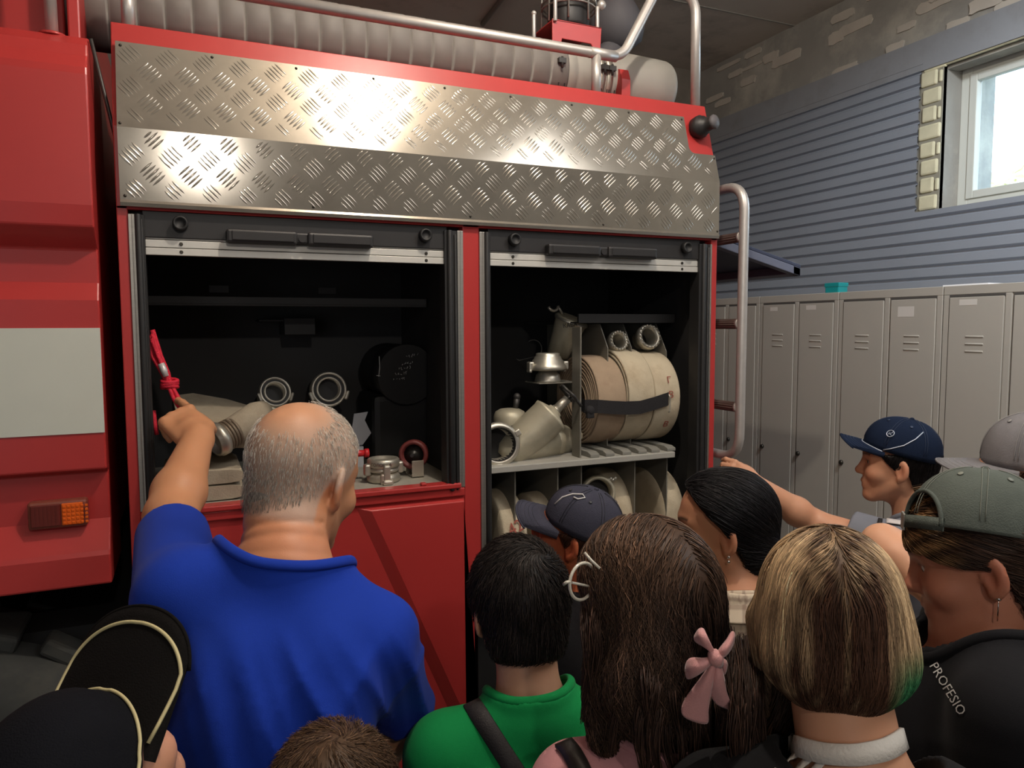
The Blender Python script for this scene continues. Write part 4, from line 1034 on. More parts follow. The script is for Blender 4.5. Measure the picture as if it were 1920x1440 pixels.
def hand_sdf(P, wrist, dirv, back, s=1., thumb=1, curl=((.35, .45, .3),)*4, thumb_dir=(.62, .72, -.28), thumb_bend=.3, spread=.06, slim=1.):
    """thumb=+1/-1: which side of the palm the thumb leaves from."""
    o, R = hand_frame(wrist, dirv, back); L = (P-o)@R/s
    L = L*np.array([1, thumb, 1])
    d = rbox(L, (.048, -.001, 0), (.047, .038*slim, .0125), .012)
    d = smin(d, cone(L, (-.01, 0, 0), (.03, 0, 0), .024, .023), .02)
    d = smin(d, ell(L, (.038, .028, -.008), (.030, .016, .014)), .014)
    lens = (.070, .078, .072, .057); ys = (.0285, .0095, -.0095, -.027)
    for k in range(4):
        p = np.array([.090-.006*(k == 3)-.002*(k == 0), ys[k]*slim, .001]); ang = 0.; fan = (ys[k])*spread*20
        c = curl[k % len(curl)]
        ra = .0092-.0008*(k == 3)
        d = smin(d, sph(L, p+np.array([-.004, 0, .003]), ra+.0008), .006)
        for q, fr in enumerate((.45, .31, .24)):
            ang += c[q]; e = p+lens[k]*fr*np.array([math.cos(ang)*math.cos(fan), math.cos(ang)*math.sin(fan), -math.sin(ang)])
            d = smin(d, cone(L, p, e, ra, ra*.92), .0025 if q else .004); p = e; ra *= .92
    t = np.array(thumb_dir, float); t /= np.linalg.norm(t); p = np.array([.022, .030, -.006])
    e = p+t*.040; d = smin(d, cone(L, p, e, .0135, .0115), .008)
    t2 = t*math.cos(thumb_bend)+np.array([1, 0, -.1])*math.sin(thumb_bend); t2 /= np.linalg.norm(t2)
    d = smin(d, cone(L, e, e+t2*.032, .0112, .0088), .003)
    return d*s
SKINM = attr_mat('skin', .48, .35, .12, bump=.12, bscale=500)
HAIRM = attr_mat('hair', .48, .22, 0)
CLOTHM = attr_mat('cloth', .85, .15, 0, bump=.25, bscale=900, sheen=.03)
EYEW = mat('eye_white', (226, 220, 212), .25); IRIS = mat('iris', (52, 36, 26), .2); PUP = mat('pupil', (8, 8, 8), .2)
class Person:
    def __init__(s, label, H, sc=1., head=(0, 0, 0), body=(0, 0, 0), group=None, width=1., depth=1., neck=(0, -.062, -.165), skin=(206, 158, 128), shz=None):
        s.shz = shz or {-1: 0., 1: 0.}
        s.H = V3(H); s.s = sc; s.Rh = basis(*head); s.Rb = basis(*body); s.skin = skin; s.w = width; s.dp = depth
        s.N = s.H+s.Rh@V3((0, -.020, -.07))*sc+s.Rb@(V3(neck)-V3((0, -.020, -.07)))*sc
        b = s.N+s.Rb@V3((0, 0, -.55))*sc
        s.root = thing('person', (b[0], b[1], 0), label, 'person', group)
        s.sh = {k: s.bp((k*.170*width, -.008, -.070+s.shz[k])) for k in (-1, 1)}
        s.arm = {}
        for k in (-1, 1):
            e = s.sh[k]+s.Rb@V3((k*.022, -.01, -.275))*sc; s.arm[k] = [s.sh[k], e, e+s.Rb@V3((-k*.03, .09, -.21))*sc]
        s.hands = {}
    def bp(s, p): return s.N+s.Rb@V3(p)*s.s
    def hp(s, p): return s.H+s.Rh@V3(p)*s.s
    def hl(s, P): return (P-s.H)@s.Rh/s.s
    def bl(s, P): return (P-s.N)@s.Rb/s.s
    def set_arm(s, k, elbow, wrist): s.arm[k] = [s.sh[k], V3(elbow), V3(wrist)]
    def torso(s, B, off=0., low=True):
        w, dpt = s.w, s.dp
        d = ell(B, (0, .004, -.21), (.158*w+off, .108*dpt+off, .20+off))
        for k in (-1, 1):
            d = smin(d, cone(B, (0, -.012, -.010), (k*.150*w, -.010, -.062+s.shz[k]), .050+off, .050+off), .05)
            d = smin(d, ell(B, (k*.075*w, -.05*dpt, -.17), (.07*w+off, .055*dpt+off, .10+off)), .05)
        if low:
            d = smin(d, ell(B, (0, .012*dpt, -.43), (.142*w+off, .112*dpt+off, .18+off)), .08)
            d = smin(d, ell(B, (0, 0, -.57), (.155*w+off, .118*dpt+off, .13+off)), .06)
        return d
    def skin_mesh(s, h=.0045, head_kw={}, arms=(-1, 1), cols_fn=None, brow=None, flush=.25, arm_r=1., parts=True, lips=None):
        S = s.s; a = s.arm; hands = s.hands
        def fn(P):
            L = s.hl(P); B = s.bl(P)
            d = head_sdf(L, **head_kw)*S
            nk = cone(P, s.hp((0, -.028, -.045)), s.bp((0, .004, -.02)), .055*S*s.nw, .060*S*s.nw)
            d = smin(d, nk, .025*S)
            if s.crease:
                for z in s.crease:
                    q = s.hl(P); d = d+.0025*np.exp(-((q[:, 2]-z-.02*np.sin(q[:, 0]*18))/.005)**2)*(q[:, 1] < -.02)
            d = smin(d, s.torso(B, -.014)*S, .04*S)
            for k in arms:
                A0, E, W = a[k]
                d = smin(d, cone(P, A0, E, .046*S*arm_r, .040*S*arm_r), .03*S)
                m = E+(W-E)*.28
                d = smin(d, cone(P, E, m, .039*S*arm_r, .043*S*arm_r), .02*S); d = smin(d, cone(P, m, W, .042*S*arm_r, .027*S*arm_r), .02*S)
                if k in hands: d = smin(d, hand_sdf(P, **hands[k]), .010*S)
                else:
                    dv = (W-E)/np.linalg.norm(W-E); d = smin(d, hand_sdf(P, W, dv, s.Rb@V3((k, .3, 0)), S, thumb=-k, curl=((.4, .5, .3),)*4), .012*S)
            return d
        allp = [s.H]+[q for k in arms for q in a[k]]+[hands[k]['wrist'] for k in hands]
        lo = np.min(allp, 0)-.24*S; hi = np.max(allp, 0)+.24*S
        lo[2] = min(lo[2], s.bp((0, 0, -.72))[2])
        V, Q = nets(fn, lo, hi, h)
        L = s.hl(V)
        c, mx = head_cols(L, s.skin, brow=brow, flush=flush, lips=lips)
        if cols_fn: c = cols_fn(c, L, V)
        o = link_mesh('body', V, Q, SKINM, s.root, smooth=True, cols=c); s.bodyobj = o; return o
    nw = 1.; crease = None
    def eyes(s, look=(0, 1, 0)):
        for k in (-1, 1):
            c = s.hp((k*.0305, .0732, .0065)); mb = MB(); mb.sphere(c, .0125*s.s, 0, 18)
            f = s.Rh@V3((look[0], look[1], look[2])); M = frame(f, loc=c+f*.0)
            r = .0127*s.s
            for (ra, m, q) in ((.0060, 1, 1.006), (.0028, 2, 1.012)):
                ra *= s.s; prof = [(ra*t, math.sqrt(max(0, (r*q)**2-(ra*t)**2))) for t in (1, .66, .33, 0)]
                mb.lathe(prof, M, 16, m, caps=False)
            mb.build('eye', [EYEW, IRIS, PUP], s.bodyobj)
    def shirt(s, name, col, off=.012, sleeve=.72, h=.006, neck_r=.066, neck_drop=0., fold=None, cols_fn=None, arms=(-1, 1), sleeve_r=1., mats=None, neck_tilt=(0, .0, 0), hem=-.66, rib=True, collar=.0075, label=None, loose=1.):
        S = s.s
        na = s.bp((0, .012+neck_tilt[1], -.03-neck_drop)); nb = s.bp((0, .0+neck_tilt[1]*.2, .14))
        def fn(P):
            B = s.bl(P); d = s.torso(B, off)*S
            cuts = None
            for k in arms:
                A0, E, W = s.arm[k]; sl_ = sleeve[k] if isinstance(sleeve, dict) else sleeve; E2 = A0+(E-A0)*sl_
                ax = (E-A0)/np.linalg.norm(E-A0)
                ra = (.058+off*.6)*S*sleeve_r
                q = cone(P, A0, A0+(E-A0)*(sl_+.25), ra, ra*.93)
                q = smax(q, (P-E2)@ax, .006*S)
                d = smin(d, q, .035*S)
                if False:
                    m = E+(W-E)*(sleeve-1); q = cone(P, E, m, ra*.9, ra*.72); d = smin(d, q, .02*S)
            if fold is not None: d = d+fold(P, B)*S
            d = smax(d, (hem-B[:, 2])*S, .01*S)
            nk = cone(P, na, nb, neck_r*S, neck_r*S*1.25)
            if collar: d = smin(d, np.sqrt((nk-.006*S)**2+np.maximum(d, -.02)**2)-collar*S, .008*S)
            d = smax(d, -nk, .010*S)
            return d
        pts = [s.bp((x, y, z)) for x in (-.3*s.w, .3*s.w) for y in (-.22, .22) for z in (.10, -.75)]+[q for k in arms for q in s.arm[k][:3]]
        V, Q = nets(fn, np.min(pts, 0)-.08*S, np.max(pts, 0)+.08*S, h)
        c = np.tile(np.array(lin(col)), (len(V), 1))
        if cols_fn: c = cols_fn(c, s.bl(V), V)
        o = link_mesh(name, V, Q, mats or CLOTHM, s.root, smooth=True, cols=c)
        if label: o['label'] = label
        if rib:
            from mathutils.bvhtree import BVHTree
            tr = BVHTree.FromPolygons([tuple(p) for p in V], [tuple(int(i) for i in q) for q in Q])
            dn = -(s.Rb@V3((0, 0, 1))); pts = []
            for th in np.linspace(0, 2*PI, 61)[:-1]:
                b = s.bp((0, .010+neck_tilt[1], .13)); p = b+s.Rb@V3((math.sin(th), math.cos(th), 0))*(neck_r*1.15+.004)*S
                loc = tr.ray_cast(Vector(p), Vector(dn))[0]
                if loc is not None: pts.append(V3(loc))
            if len(pts) > 40:
                pts = np.array(pts)
                for _ in range(5): pts = (np.roll(pts, 1, 0)+2*pts+np.roll(pts, -1, 0))/4
                mb = MB(); mb.tube(pts-dn*.0015*S, .0085*S, 10, closed=True, flat=.7, up=-dn)
                link_mesh('neck_rib', mb.v, mb.f, CLOTHM, s.root, smooth=True, cols=np.tile(np.array(lin(col))*.92, (len(mb.v), 1)))
        s.shirtobj = o; return o
    def legs(s, col=(44, 46, 56), shoe=(60, 58, 58), stance=.09):
        S = s.s; hip = s.bp((0, 0, -.56))
        ft = {}
        R = s.Rb.copy(); fwd = s.Rb@V3((0, 1, 0)); fwd[2] = 0; fwd /= np.linalg.norm(fwd); rt = np.array([fwd[1], -fwd[0], 0])
        base = np.array([hip[0], hip[1], 0])
        for k in (-1, 1): ft[k] = base+rt*k*stance*S
        def fn(P):
            B = s.bl(P); d = ell(B, (0, 0, -.60), (.160*s.w, .122*s.dp, .13))*S
            for k in (-1, 1):
                a = hip+rt*k*.085*S*s.w+V3((0, 0, -.06))*S; b = (a+ft[k])/2+fwd*.012; b[2] = max(.05, (a[2])*.52); e = ft[k]+V3((0, 0, .07))
                d = smin(d, cone(P, a, b, .088*S*s.w, .064*S), .04*S); d = smin(d, cone(P, b, e, .062*S, .058*S), .03*S)
            return smax(d, .06-P[:, 2], .01)
        lo = np.minimum(hip, base)-.30*S; hi = np.maximum(hip, base)+.30*S; lo[2] = -.02
        V, Q = nets(fn, lo, hi, .014)
        link_mesh('trousers', V, Q, CLOTHM, s.root, smooth=True, cols=np.tile(np.array(lin(col)), (len(V), 1)))
        Rf = np.stack([rt, fwd, [0, 0, 1]], 1)
        for k in (-1, 1):
            def fs(P):
                q = (P-ft[k])@Rf; d = smin(ell(q, (0, .07*S, .035), (.042*S, .125*S, .04)), ell(q, (0, -.01, .055), (.04*S, .055*S, .05)), .02)
                return smax(d, .003-q[:, 2], .005)
            V, Q = nets(fs, ft[k]-.24*S, ft[k]+.24*S, .01)
            link_mesh('shoe', V, Q, CLOTHM, s.root, smooth=True, cols=np.tile(np.array(lin(shoe)), (len(V), 1)))
    # ---------------------------------------------------------------- hair
    def hair(s, shell, bounds, col, flow, nstr=2500, length=.08, K=9, rad=.0009, lift=.0012, liftend=.0, h=.005, colfn=None, strand_col=.25, root_mask=None, seed=1, wave=0., name='hair', jitter=.0015, shell_col=.75, clump=0.):
        """shell(L): hair volume in head space (head units). flow(L): wanted direction of growth."""
        S = s.s; rng = np.random.default_rng(seed)
        V, Q = nets(shell, bounds[0], bounds[1], h/S)
        def grad(p):
            e = .002; g = np.stack([shell(p+np.array(v)*e)-shell(p-np.array(v)*e) for v in ((1, 0, 0), (0, 1, 0), (0, 0, 1))], -1)
            return g/(np.linalg.norm(g, axis=1)[:, None]+1e-9)
        cand = np.arange(len(V)) if root_mask is None else np.nonzero(root_mask(V))[0]
        r = rng.choice(cand, nstr); p = V[r]+rng.normal(0, .002, (nstr, 3))
        ln = length*(.6+.7*rng.random(nstr))
        if clump:
            cc = rng.choice(len(p), max(8, int(nstr*clump)))
        ph = rng.random(nstr)*6.28; wf = 40+30*rng.random(nstr)
        lf = lift*(.2+1.6*rng.random(nstr)); pts = []
        side = rng.normal(0, 1, (nstr, 3))
        for k in range(K):
            t = k/(K-1); g = grad(p); d = shell(p)
            p = p-g*(d-lf-liftend*t*t*(.4+rng.random(nstr)))[:, None]
            q = p.copy()
            F = flow(p)+side*.10
            F = F-g*(F*g).sum(1)[:, None]; F /= np.linalg.norm(F, axis=1)[:, None]+1e-9
            if wave: b = np.cross(F, g); q = q+b*(wave*t*np.sin(wf*ln*t*3+ph))[:, None]
            pts.append(q); p = p+F*(ln/(K-1))[:, None]
        pts = np.stack(pts, 1)                                        # S,K,3
        T = np.gradient(pts, axis=1); T /= np.linalg.norm(T, axis=2)[..., None]+1e-9
        a = np.cross(T, rng.normal(0, 1, (nstr, 1, 3))); a /= np.linalg.norm(a, axis=2)[..., None]+1e-9; b = np.cross(T, a)
        tt = np.linspace(0, 1, K); rr = (rad*(1-.75*tt**2))[None, :, None]*(.7+.6*rng.random((nstr, 1, 1)))
        ring = np.stack([pts+rr*(a*math.cos(x)+b*math.sin(x)) for x in (0, 2.094, 4.189)], 2)   # S,K,3,3
        base = (np.arange(nstr)[:, None, None]*K+np.arange(K-1)[None, :, None])*3; j = np.arange(3)[None, None, :]; j2 = (j+1) % 3
        F4 = np.stack([base+j, base+j2, base+3+j2, base+3+j], -1).reshape(-1, 4)
        allV = np.concatenate([V, ring.reshape(-1, 3)]); allQ = np.concatenate([Q, F4+len(V)])
        c0 = np.array(lin(col))
        def C(p): return np.tile(c0, (len(p), 1)) if colfn is None else colfn(p)
        cs = C(V)*shell_col; cst = C(pts.reshape(-1, 3))*np.repeat(np.exp(rng.normal(0, strand_col, nstr)), K)[:, None]
        cst = np.repeat(cst, 3, 0)
        cols = np.clip(np.concatenate([cs, cst]), 0, 1)
        W = s.H+(allV@s.Rh.T)*S
        o = link_mesh(name, W, allQ, HAIRM, s.root, smooth=True, cols=cols); s.hairobj = o; return o
def locks(paths, rads, n=7, seed=0):
    mb = MB()
    for p, r in zip(paths, rads):
        P = fillet(p, .05, 4) if len(p) > 2 else p; K = len(P)
        mb.tube(P, [r*(.5+.9*math.sin(min(1, .25+.9*i/(K-1))*PI*.93)) for i in range(K)], n)
    return mb
def bundles(name, paths, per, spread, rad, col, parent, seed=0, K=16, var=.35, curl=.004):
    """Fine strands following each path, gathered towards the tip: one mesh of hair."""
    rng = np.random.default_rng(seed); allp = []
    for p in paths:
        P = np.array(fillet(p, .05, 5)); d = np.concatenate([[0], np.cumsum(np.linalg.norm(np.diff(P, axis=0), axis=1))]); t = np.linspace(0, d[-1], K)
        c = np.stack([np.interp(t, d, P[:, i]) for i in range(3)], 1); u = np.linspace(0, 1, K)[:, None]
        for q in range(per):
            o = rng.normal(0, 1, 3); o /= np.linalg.norm(o); o = o*spread*rng.random()**.5; ph = rng.random()*6.28
            allp.append(c+o*(1-.6*u)+curl*np.stack([np.sin(u[:, 0]*9+ph), np.cos(u[:, 0]*8+ph), 0*u[:, 0]], 1)*(.3+u)*rng.random())
    pts = np.stack(allp); S_ = len(pts)
    T = np.gradient(pts, axis=1); T /= np.linalg.norm(T, axis=2)[..., None]+1e-9
    a = np.cross(T, rng.normal(0, 1, (S_, 1, 3))); a /= np.linalg.norm(a, axis=2)[..., None]+1e-9; b = np.cross(T, a)
    rr = (rad*(1-.7*np.linspace(0, 1, K)**3))[None, :, None]*(.6+.8*rng.random((S_, 1, 1)))
    ring = np.stack([pts+rr*(a*math.cos(x)+b*math.sin(x)) for x in (0, 2.094, 4.189)], 2)
    base = (np.arange(S_)[:, None, None]*K+np.arange(K-1)[None, :, None])*3; j = np.arange(3)[None, None, :]; j2 = (j+1) % 3
    F4 = np.stack([base+j, base+j2, base+3+j2, base+3+j], -1).reshape(-1, 4)
    cols = np.repeat(np.array(lin(col))[None]*np.exp(rng.normal(0, var, (S_, 1))), K*3, 0)
    return link_mesh(name, ring.reshape(-1, 3), F4, HAIRM, parent, smooth=True, cols=np.clip(cols, 0, 1))
def cap(person, parent, col, tilt=0., rot=0., bill_col=None, up=.0, crown=(.088, .105, .098), center=(0, -.012, .040), bill_len=.075, bill_w=.075, seam=None, strap=False, piping=None, fabric=None, button=None, badge=None, label=None, bill_curve=.018, name='cap', shift=(0, 0, 0), droop=.15, opening=True, stitch=True, seams=True):
    """Baseball cap in head space. rot: turn about the head's axis (180 = worn backwards). Returns map(u)->world and the objects."""
    S = person.s; R = person.Rh@basis(rot, tilt, 0); O = person.hp(V3(center)+V3(shift))
    def W(p): return O+(R@V3(p))*S
    fab = fabric or mat('cap_cloth_%d_%d_%d' % tuple(col), col, .9, 0, var=.10, vscale=30, bump=.5, bscale=500, spec=.12)
    a, b, c = crown
    nu, nv = (120, 40) if opening else (48, 14); v = []; f = []; hb = -.012
    def crownp(th, ph, e=0.):   # th around (0 = front), ph 0 rim..pi/2 top
        sq = math.cos(ph)**.86; z = math.sin(ph)**.92
        groove = .0016*max(0, 1-abs(((th*3/PI+.5) % 1)-.5)*14)*math.cos(ph*.9)
        fr = 1+.05*math.exp(-(min(th, 2*PI-th)/.7)**2)*math.sin(ph)*math.cos(ph)*2
        g = 1-groove/ .1+e/.1
        return (a*g*fr*sq*math.sin(th), b*g*fr*sq*math.cos(th), hb+(c-hb)*z*(1+e/.1))
    def hole(th, ph): return opening and abs(((th+PI) % (2*PI))-0) < .0
    for side, e in ((0, 0.), (1, -.0025)):
        for j in range(nv+1):
            ph = (PI/2)*j/nv
            for i in range(nu): v.append(W(crownp(2*PI*i/nu, ph, e)))
    m = (nv+1)*nu
    def isopen(i, j):
        th = 2*PI*(i+.5)/nu; dth = abs(th-PI)
        return opening and dth < .52 and (dth/.52)**2+((j+.5)*PI/2/nv/.50)**2 < 1
    op = [[isopen(i, j) for j in range(nv)] for i in range(nu)]
    for j in range(nv):
        for i in range(nu):
            if op[i][j]: continue
            i2 = (i+1) % nu; q = (j*nu+i, j*nu+i2, (j+1)*nu+i2, (j+1)*nu+i)
            f.append(q); f.append(tuple(m+x for x in q)[::-1])
    for i in range(nu):
        i2 = (i+1) % nu
        if not op[i][0]: f.append((i, m+i, m+i2, i2))
    mb = MB(); mb.add(v, f, 0, True)
    # seams stitched over the panels
    sm = mat('cap_seam_%d_%d_%d' % tuple(col), tuple(min(255, x*1.18+6) for x in col), .8) if seam is None else mat('cap_seam2_%d_%d_%d' % tuple(seam), seam, .6)
    for k in range(6 if seams else 0):
        th = PI/6+k*PI/3 if False else k*PI/3
        for s2 in (-1, 1):
            pts = [W(crownp(th+s2*.035/max(.3, math.cos(PI/2*j/12)), PI/2*j/12*.97+.01, .0009)) for j in range(1, 12)]
            mb.tube(pts, .0007*S, 5, 1)
        if k in (1, 2, 4, 5):
            q = W(crownp(th+PI/6, .95, .0006)); mb.lathe([(.0022*S, .0), (.0045*S, .0), (.0045*S, .0012*S), (.0022*S, .0012*S)], frame(q-O, loc=q), 12, 1)
    rim = [W(crownp(2*PI*i/nu, .06, .0012)) for i in range(nu) if not op[i][0]]
    if opening: mb.tube([W(crownp(PI+.52*math.cos(a), .50*max(0, math.sin(a)), .0008)) for a in np.linspace(0, PI, 40)], .0036*S, 8, 0)
    o = mb.build(name, [fab, sm], parent)
    if label: o['label'] = label
    mb = MB(); q = W((0, 0, c)); mb.sphere(q, (.007*S, .007*S, .005*S), 0, 12); mb.build('button', fab if button is None else button, o)
    # bill
    bc = bill_col or col; bf = fab if bill_col is None else mat('cap_bill_%d_%d_%d' % tuple(bc), bc, .9, 0, var=.1, vscale=30, bump=.4, bscale=500, spec=.12)
    def billp(u, t, e=0.):   # u -1..1 across, t 0..1 outwards
        th = u*1.12; x0, y0, z0 = crownp(th % (2*PI), .02)
        xe = bill_w*1.10*math.sin(u*1.35)/math.sin(1.35)*(1-.10*t); ye = b*.985+bill_len*math.cos(u*1.38)**.62 if abs(u) < 1 else b*.985*math.cos(1.12)
        yr = y0; x = x0+(xe-x0)*t; y = yr+(max(ye, yr)-yr)*t
        z = hb+.002-bill_curve*(u*u)*(.4+.9*t)-droop*(y-yr)*.9+e
        return (x, y, z+up*t)
    mb = MB(); n1, n2 = 24, 8; v = []
    for e in (.0016, -.0016):
        for j in range(n2+1):
            for i in range(n1+1): v.append(W(billp(-1+2*i/n1, j/n2, e)))
    k = (n1+1); mm = k*(n2+1); f = []
    for j in range(n2):
        for i in range(n1): q = (j*k+i, j*k+i+1, (j+1)*k+i+1, (j+1)*k+i); f += [q[::-1], tuple(mm+x for x in q)]
    for i in range(n1): q = n2*k+i; f.append((q, q+1, mm+q+1, mm+q))
    mb.add(v, f, 0, True)
    mb.tube([W(billp(-.995+1.99*i/40, 1.0)) for i in range(41)], .0024*S, 8)
    for t in ((.86, .72, .58, .44) if stitch else ()): mb.tube([W(billp(-.93+1.86*i/30, t, .0018)) for i in range(31)], .0005*S, 4, 1)
    bo = mb.build('bill', [bf, sm], o)
    if strap:
        mb = MB(); pts = [W(crownp(PI-.56+1.12*i/16, .02, .002)) for i in range(17)]; v = []; f = []
        upv = R@V3((0, 0, 1))
        for p in pts:
            outv = (p-O); outv = outv/np.linalg.norm(outv); v += [p+upv*.010*S+outv*.001, p-upv*.010*S+outv*.001, p-upv*.010*S-outv*.002, p+upv*.010*S-outv*.002]
        for i in range(16):
            for j in range(4): f.append((i*4+j, i*4+(j+1) % 4, i*4+4+(j+1) % 4, i*4+4+j))
        mb.add(v, f, 0, True); mb.build('back_strap', fab, o)
        mb = MB()
        q = W(crownp(PI+.45, .02, .004)); mb.box((-.009, -.012, -.001), (.009, .012, .002), 0, frame(q-O, loc=q), bev=.0008); mb.build('strap_slider', CAST, o)
    return dict(obj=o, W=W, crown=crownp, bill=billp, bill_obj=bo, O=O, R=R, S=S)
# ------------------------------------------------------------------ people
from mathutils.bvhtree import BVHTree
GR = 'visitors crowded at the truck'
def bvh(*objs):
    v = []; f = []
    for o in objs:
        b = len(v); og = V3(ORG[o]); me = o.data
        co = np.empty(len(me.vertices)*3, np.float32); me.vertices.foreach_get('co', co); co = co.reshape(-1, 3)+og
        v += [tuple(p) for p in co]; f += [tuple(i+b for i in p.vertices) for p in me.polygons]
    return BVHTree.FromPolygons(v, f)
def hit(tree, px, py, off=.002):
    d = ray(px, py); d = d/np.linalg.norm(d)
    loc, nor, idx, dist = tree.ray_cast(Vector(CAM), Vector(d))
    if loc is None: return None
    n = V3(nor)
    if n@d > 0: n = -n
    return V3(loc)+n*off, n
def ribbon(tree, pix, w, thick=.002, name='strap', m=None, parent=None, smooth_it=2):
    P = [hit(tree, *p, .0015) for p in pix]; P = [q for q in P if q is not None]
    pts = np.array([q[0] for q in P]); nr = np.array([q[1] for q in P])
    for _ in range(smooth_it):
        nr[1:-1] = (nr[:-2]+nr[1:-1]*2+nr[2:])/4; pts[1:-1] = (pts[:-2]+pts[1:-1]*2+pts[2:])/4+nr[1:-1]*.0004
    v = []; f = []; K = len(pts)
    for i in range(K):
        t = pts[min(i+1, K-1)]-pts[max(i-1, 0)]; t /= np.linalg.norm(t); n = nr[i]/np.linalg.norm(nr[i]); b = np.cross(t, n); b /= np.linalg.norm(b)
        v += [pts[i]+b*w/2, pts[i]+n*thick+b*w*.46, pts[i]+n*thick-b*w*.46, pts[i]-b*w/2]
    for i in range(K-1):
        for j in range(4): f.append((i*4+j, i*4+(j+1) % 4, i*4+4+(j+1) % 4, i*4+4+j))
    f += [(0, 1, 2, 3), (K*4-4, K*4-3, K*4-2, K*4-1)]
    return MB().add(v, f, 0, True).build(name, m, parent)
def line(a, b, n): return [(a[0]+(b[0]-a[0])*i/n, a[1]+(b[1]-a[1])*i/n) for i in range(n+1)]
def poly(pts, n=8):
    out = []
    for i in range(len(pts)-1): out += line(pts[i], pts[i+1], n)[:-1]
    return out+[pts[-1]]
def capcut(sh, z=.034, front=None):
    def f(L):
        zz = z if front is None else np.where(L[:, 1] > .045, front, z)
        return smax(sh(L), L[:, 2]-zz, .006)
    return f
def folds(seed, amp, dirs, zmax=-.06):
    r = np.random.default_rng(seed); ph = r.random(len(dirs))*6.28
    def f(P, B):
        d = 0
        wv = .02*np.sin(B[:, 2]*13+B[:, 0]*7)+.015*np.sin(B[:, 0]*21-B[:, 2]*9)
        for (kx, ky, kz, a), p in zip(dirs, ph):
            u = B[:, 0]*kx+B[:, 1]*ky+(B[:, 2]+wv)*kz+p
            d = d+a*(np.abs(np.sin(u*.5))**.8-.6)
        m = np.clip((zmax-B[:, 2])/.08, 0, 1)
        return d*amp*m
    return f
def shell_short(t=.012, nape=-.07, side=.0, temple=.03, fr=.068, y0=.0, lump=0., lseed=0, top=0.):
    def f(L):
        d = smin(cranium(L), ell(L, (0, -.045, -.045), (.056, .05, .05)), .03)-t-top*np.clip(L[:, 2]/.12, 0, 1)
        if lump: d = d-lump*(np.sin(L[:, 0]*90+lseed)*np.sin(L[:, 1]*75+1.3*lseed)*np.sin(L[:, 2]*80+.7))
        zl = np.interp(L[:, 1], [-.12, -.045, -.022, .012, .035, .066, .10], [nape, nape, side, side+.004, temple, fr, fr+.012])
        return smax(d, (zl-L[:, 2])*.8, .008)
    return f
HB = ((-.125, -.15, -.16), (.125, .14, .165))
def flow_whorl(c=(0, -.055, .11), g=.5, tw=.4):
    c = V3(c)
    def f(L):
        q = L-c; r = q/(np.linalg.norm(q, axis=1)[:, None]+1e-6)
        sw = np.cross(np.array([0, -.5, 1.]), r)
        return r+sw*tw*np.exp(-np.linalg.norm(q, axis=1)/.06)[:, None]+np.array([0, 0, -g])
    return f
# ---- 1: man in the blue T-shirt
man = Person('grey haired man in blue T-shirt, back turned, left arm reaching into the bay', dep(566, 897, 1.22), 1.0, head=(46, 18, 2), body=(8, 8, 5), group=None, width=.86, depth=1.2, neck=(.006, -.070, -.132), skin=(198, 140, 102), shz={-1: .022, 1: -.045})
man.nw = 1.13; man.crease = (-.085, -.105, -.13)
man.set_arm(-1, dep(320, 968, 1.42), dep(372, 820, 1.62))
w_ = man.arm[-1][2]
man.hands[-1] = dict(wrist=w_, dirv=dep(306, 756, 1.70)-w_, back=(CAM-w_)+V3((.15, 0, .9)), s=1.12, thumb=-1, curl=((.12, .22, .15), (.7, .8, .5), (.9, .9, .6), (1.0, .9, .6)), thumb_dir=(.55, .35, -.75))
man.set_arm(1, dep(748, 1320, 1.28), dep(700, 1450, 1.44))
def mancol(c, L, V):
    w = np.clip((np.interp(L[:, 1], [-.12, -.045, -.02, .02, .05, .09], [-.075, -.075, -.01, .0, .05, .085])-L[:, 2])/-.012, 0, 1)
    bald = np.exp(-(((L-np.array([.012, -.070, .100]))/np.array([.060, .062, .055]))**2).sum(1)**1.5)
    w = w*(1-.9*bald)*((L*L).sum(1) < .028); c = c*(1-.62*w[:, None])+np.array(lin((176, 166, 154)))*.62*w[:, None]
    n = np.exp(-((L[:, 2]+.10)/.05)**2)*(L[:, 1] < .02); n = np.clip(n, 0, 1)*.35*((L*L).sum(1) < .035)
    return c*(1-n[:, None])+np.array(lin((196, 118, 86)))*n[:, None]
man.skin_mesh(.0045, cols_fn=mancol, brow=(150, 140, 130), arm_r=1.16); man.eyes((0, 1, -.2))
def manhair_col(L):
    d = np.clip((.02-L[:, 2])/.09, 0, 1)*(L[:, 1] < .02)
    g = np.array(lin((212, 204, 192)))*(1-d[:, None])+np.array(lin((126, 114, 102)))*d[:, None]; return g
def manmask(L): return (np.exp(-(((L-np.array([.012, -.070, .100]))/np.array([.060, .060, .055]))**2).sum(1)**1.5)+.14*np.sin(L[:, 0]*160)*np.sin(L[:, 2]*140) < .45)
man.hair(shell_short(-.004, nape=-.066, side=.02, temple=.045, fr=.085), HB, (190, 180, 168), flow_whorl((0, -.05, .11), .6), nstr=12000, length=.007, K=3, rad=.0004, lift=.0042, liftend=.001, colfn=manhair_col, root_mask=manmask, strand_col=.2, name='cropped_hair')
man.shirt('blue_t_shirt', (24, 56, 160), off=.014, sleeve={-1: .72, 1: 1.05}, neck_r=.086, neck_drop=.006, fold=folds(1, .0085, [(88, 0, 46, 1.0), (60, 0, -38, .8), (150, 20, 70, .35)]), sleeve_r=.98, h=.006)
man.legs((40, 44, 60))
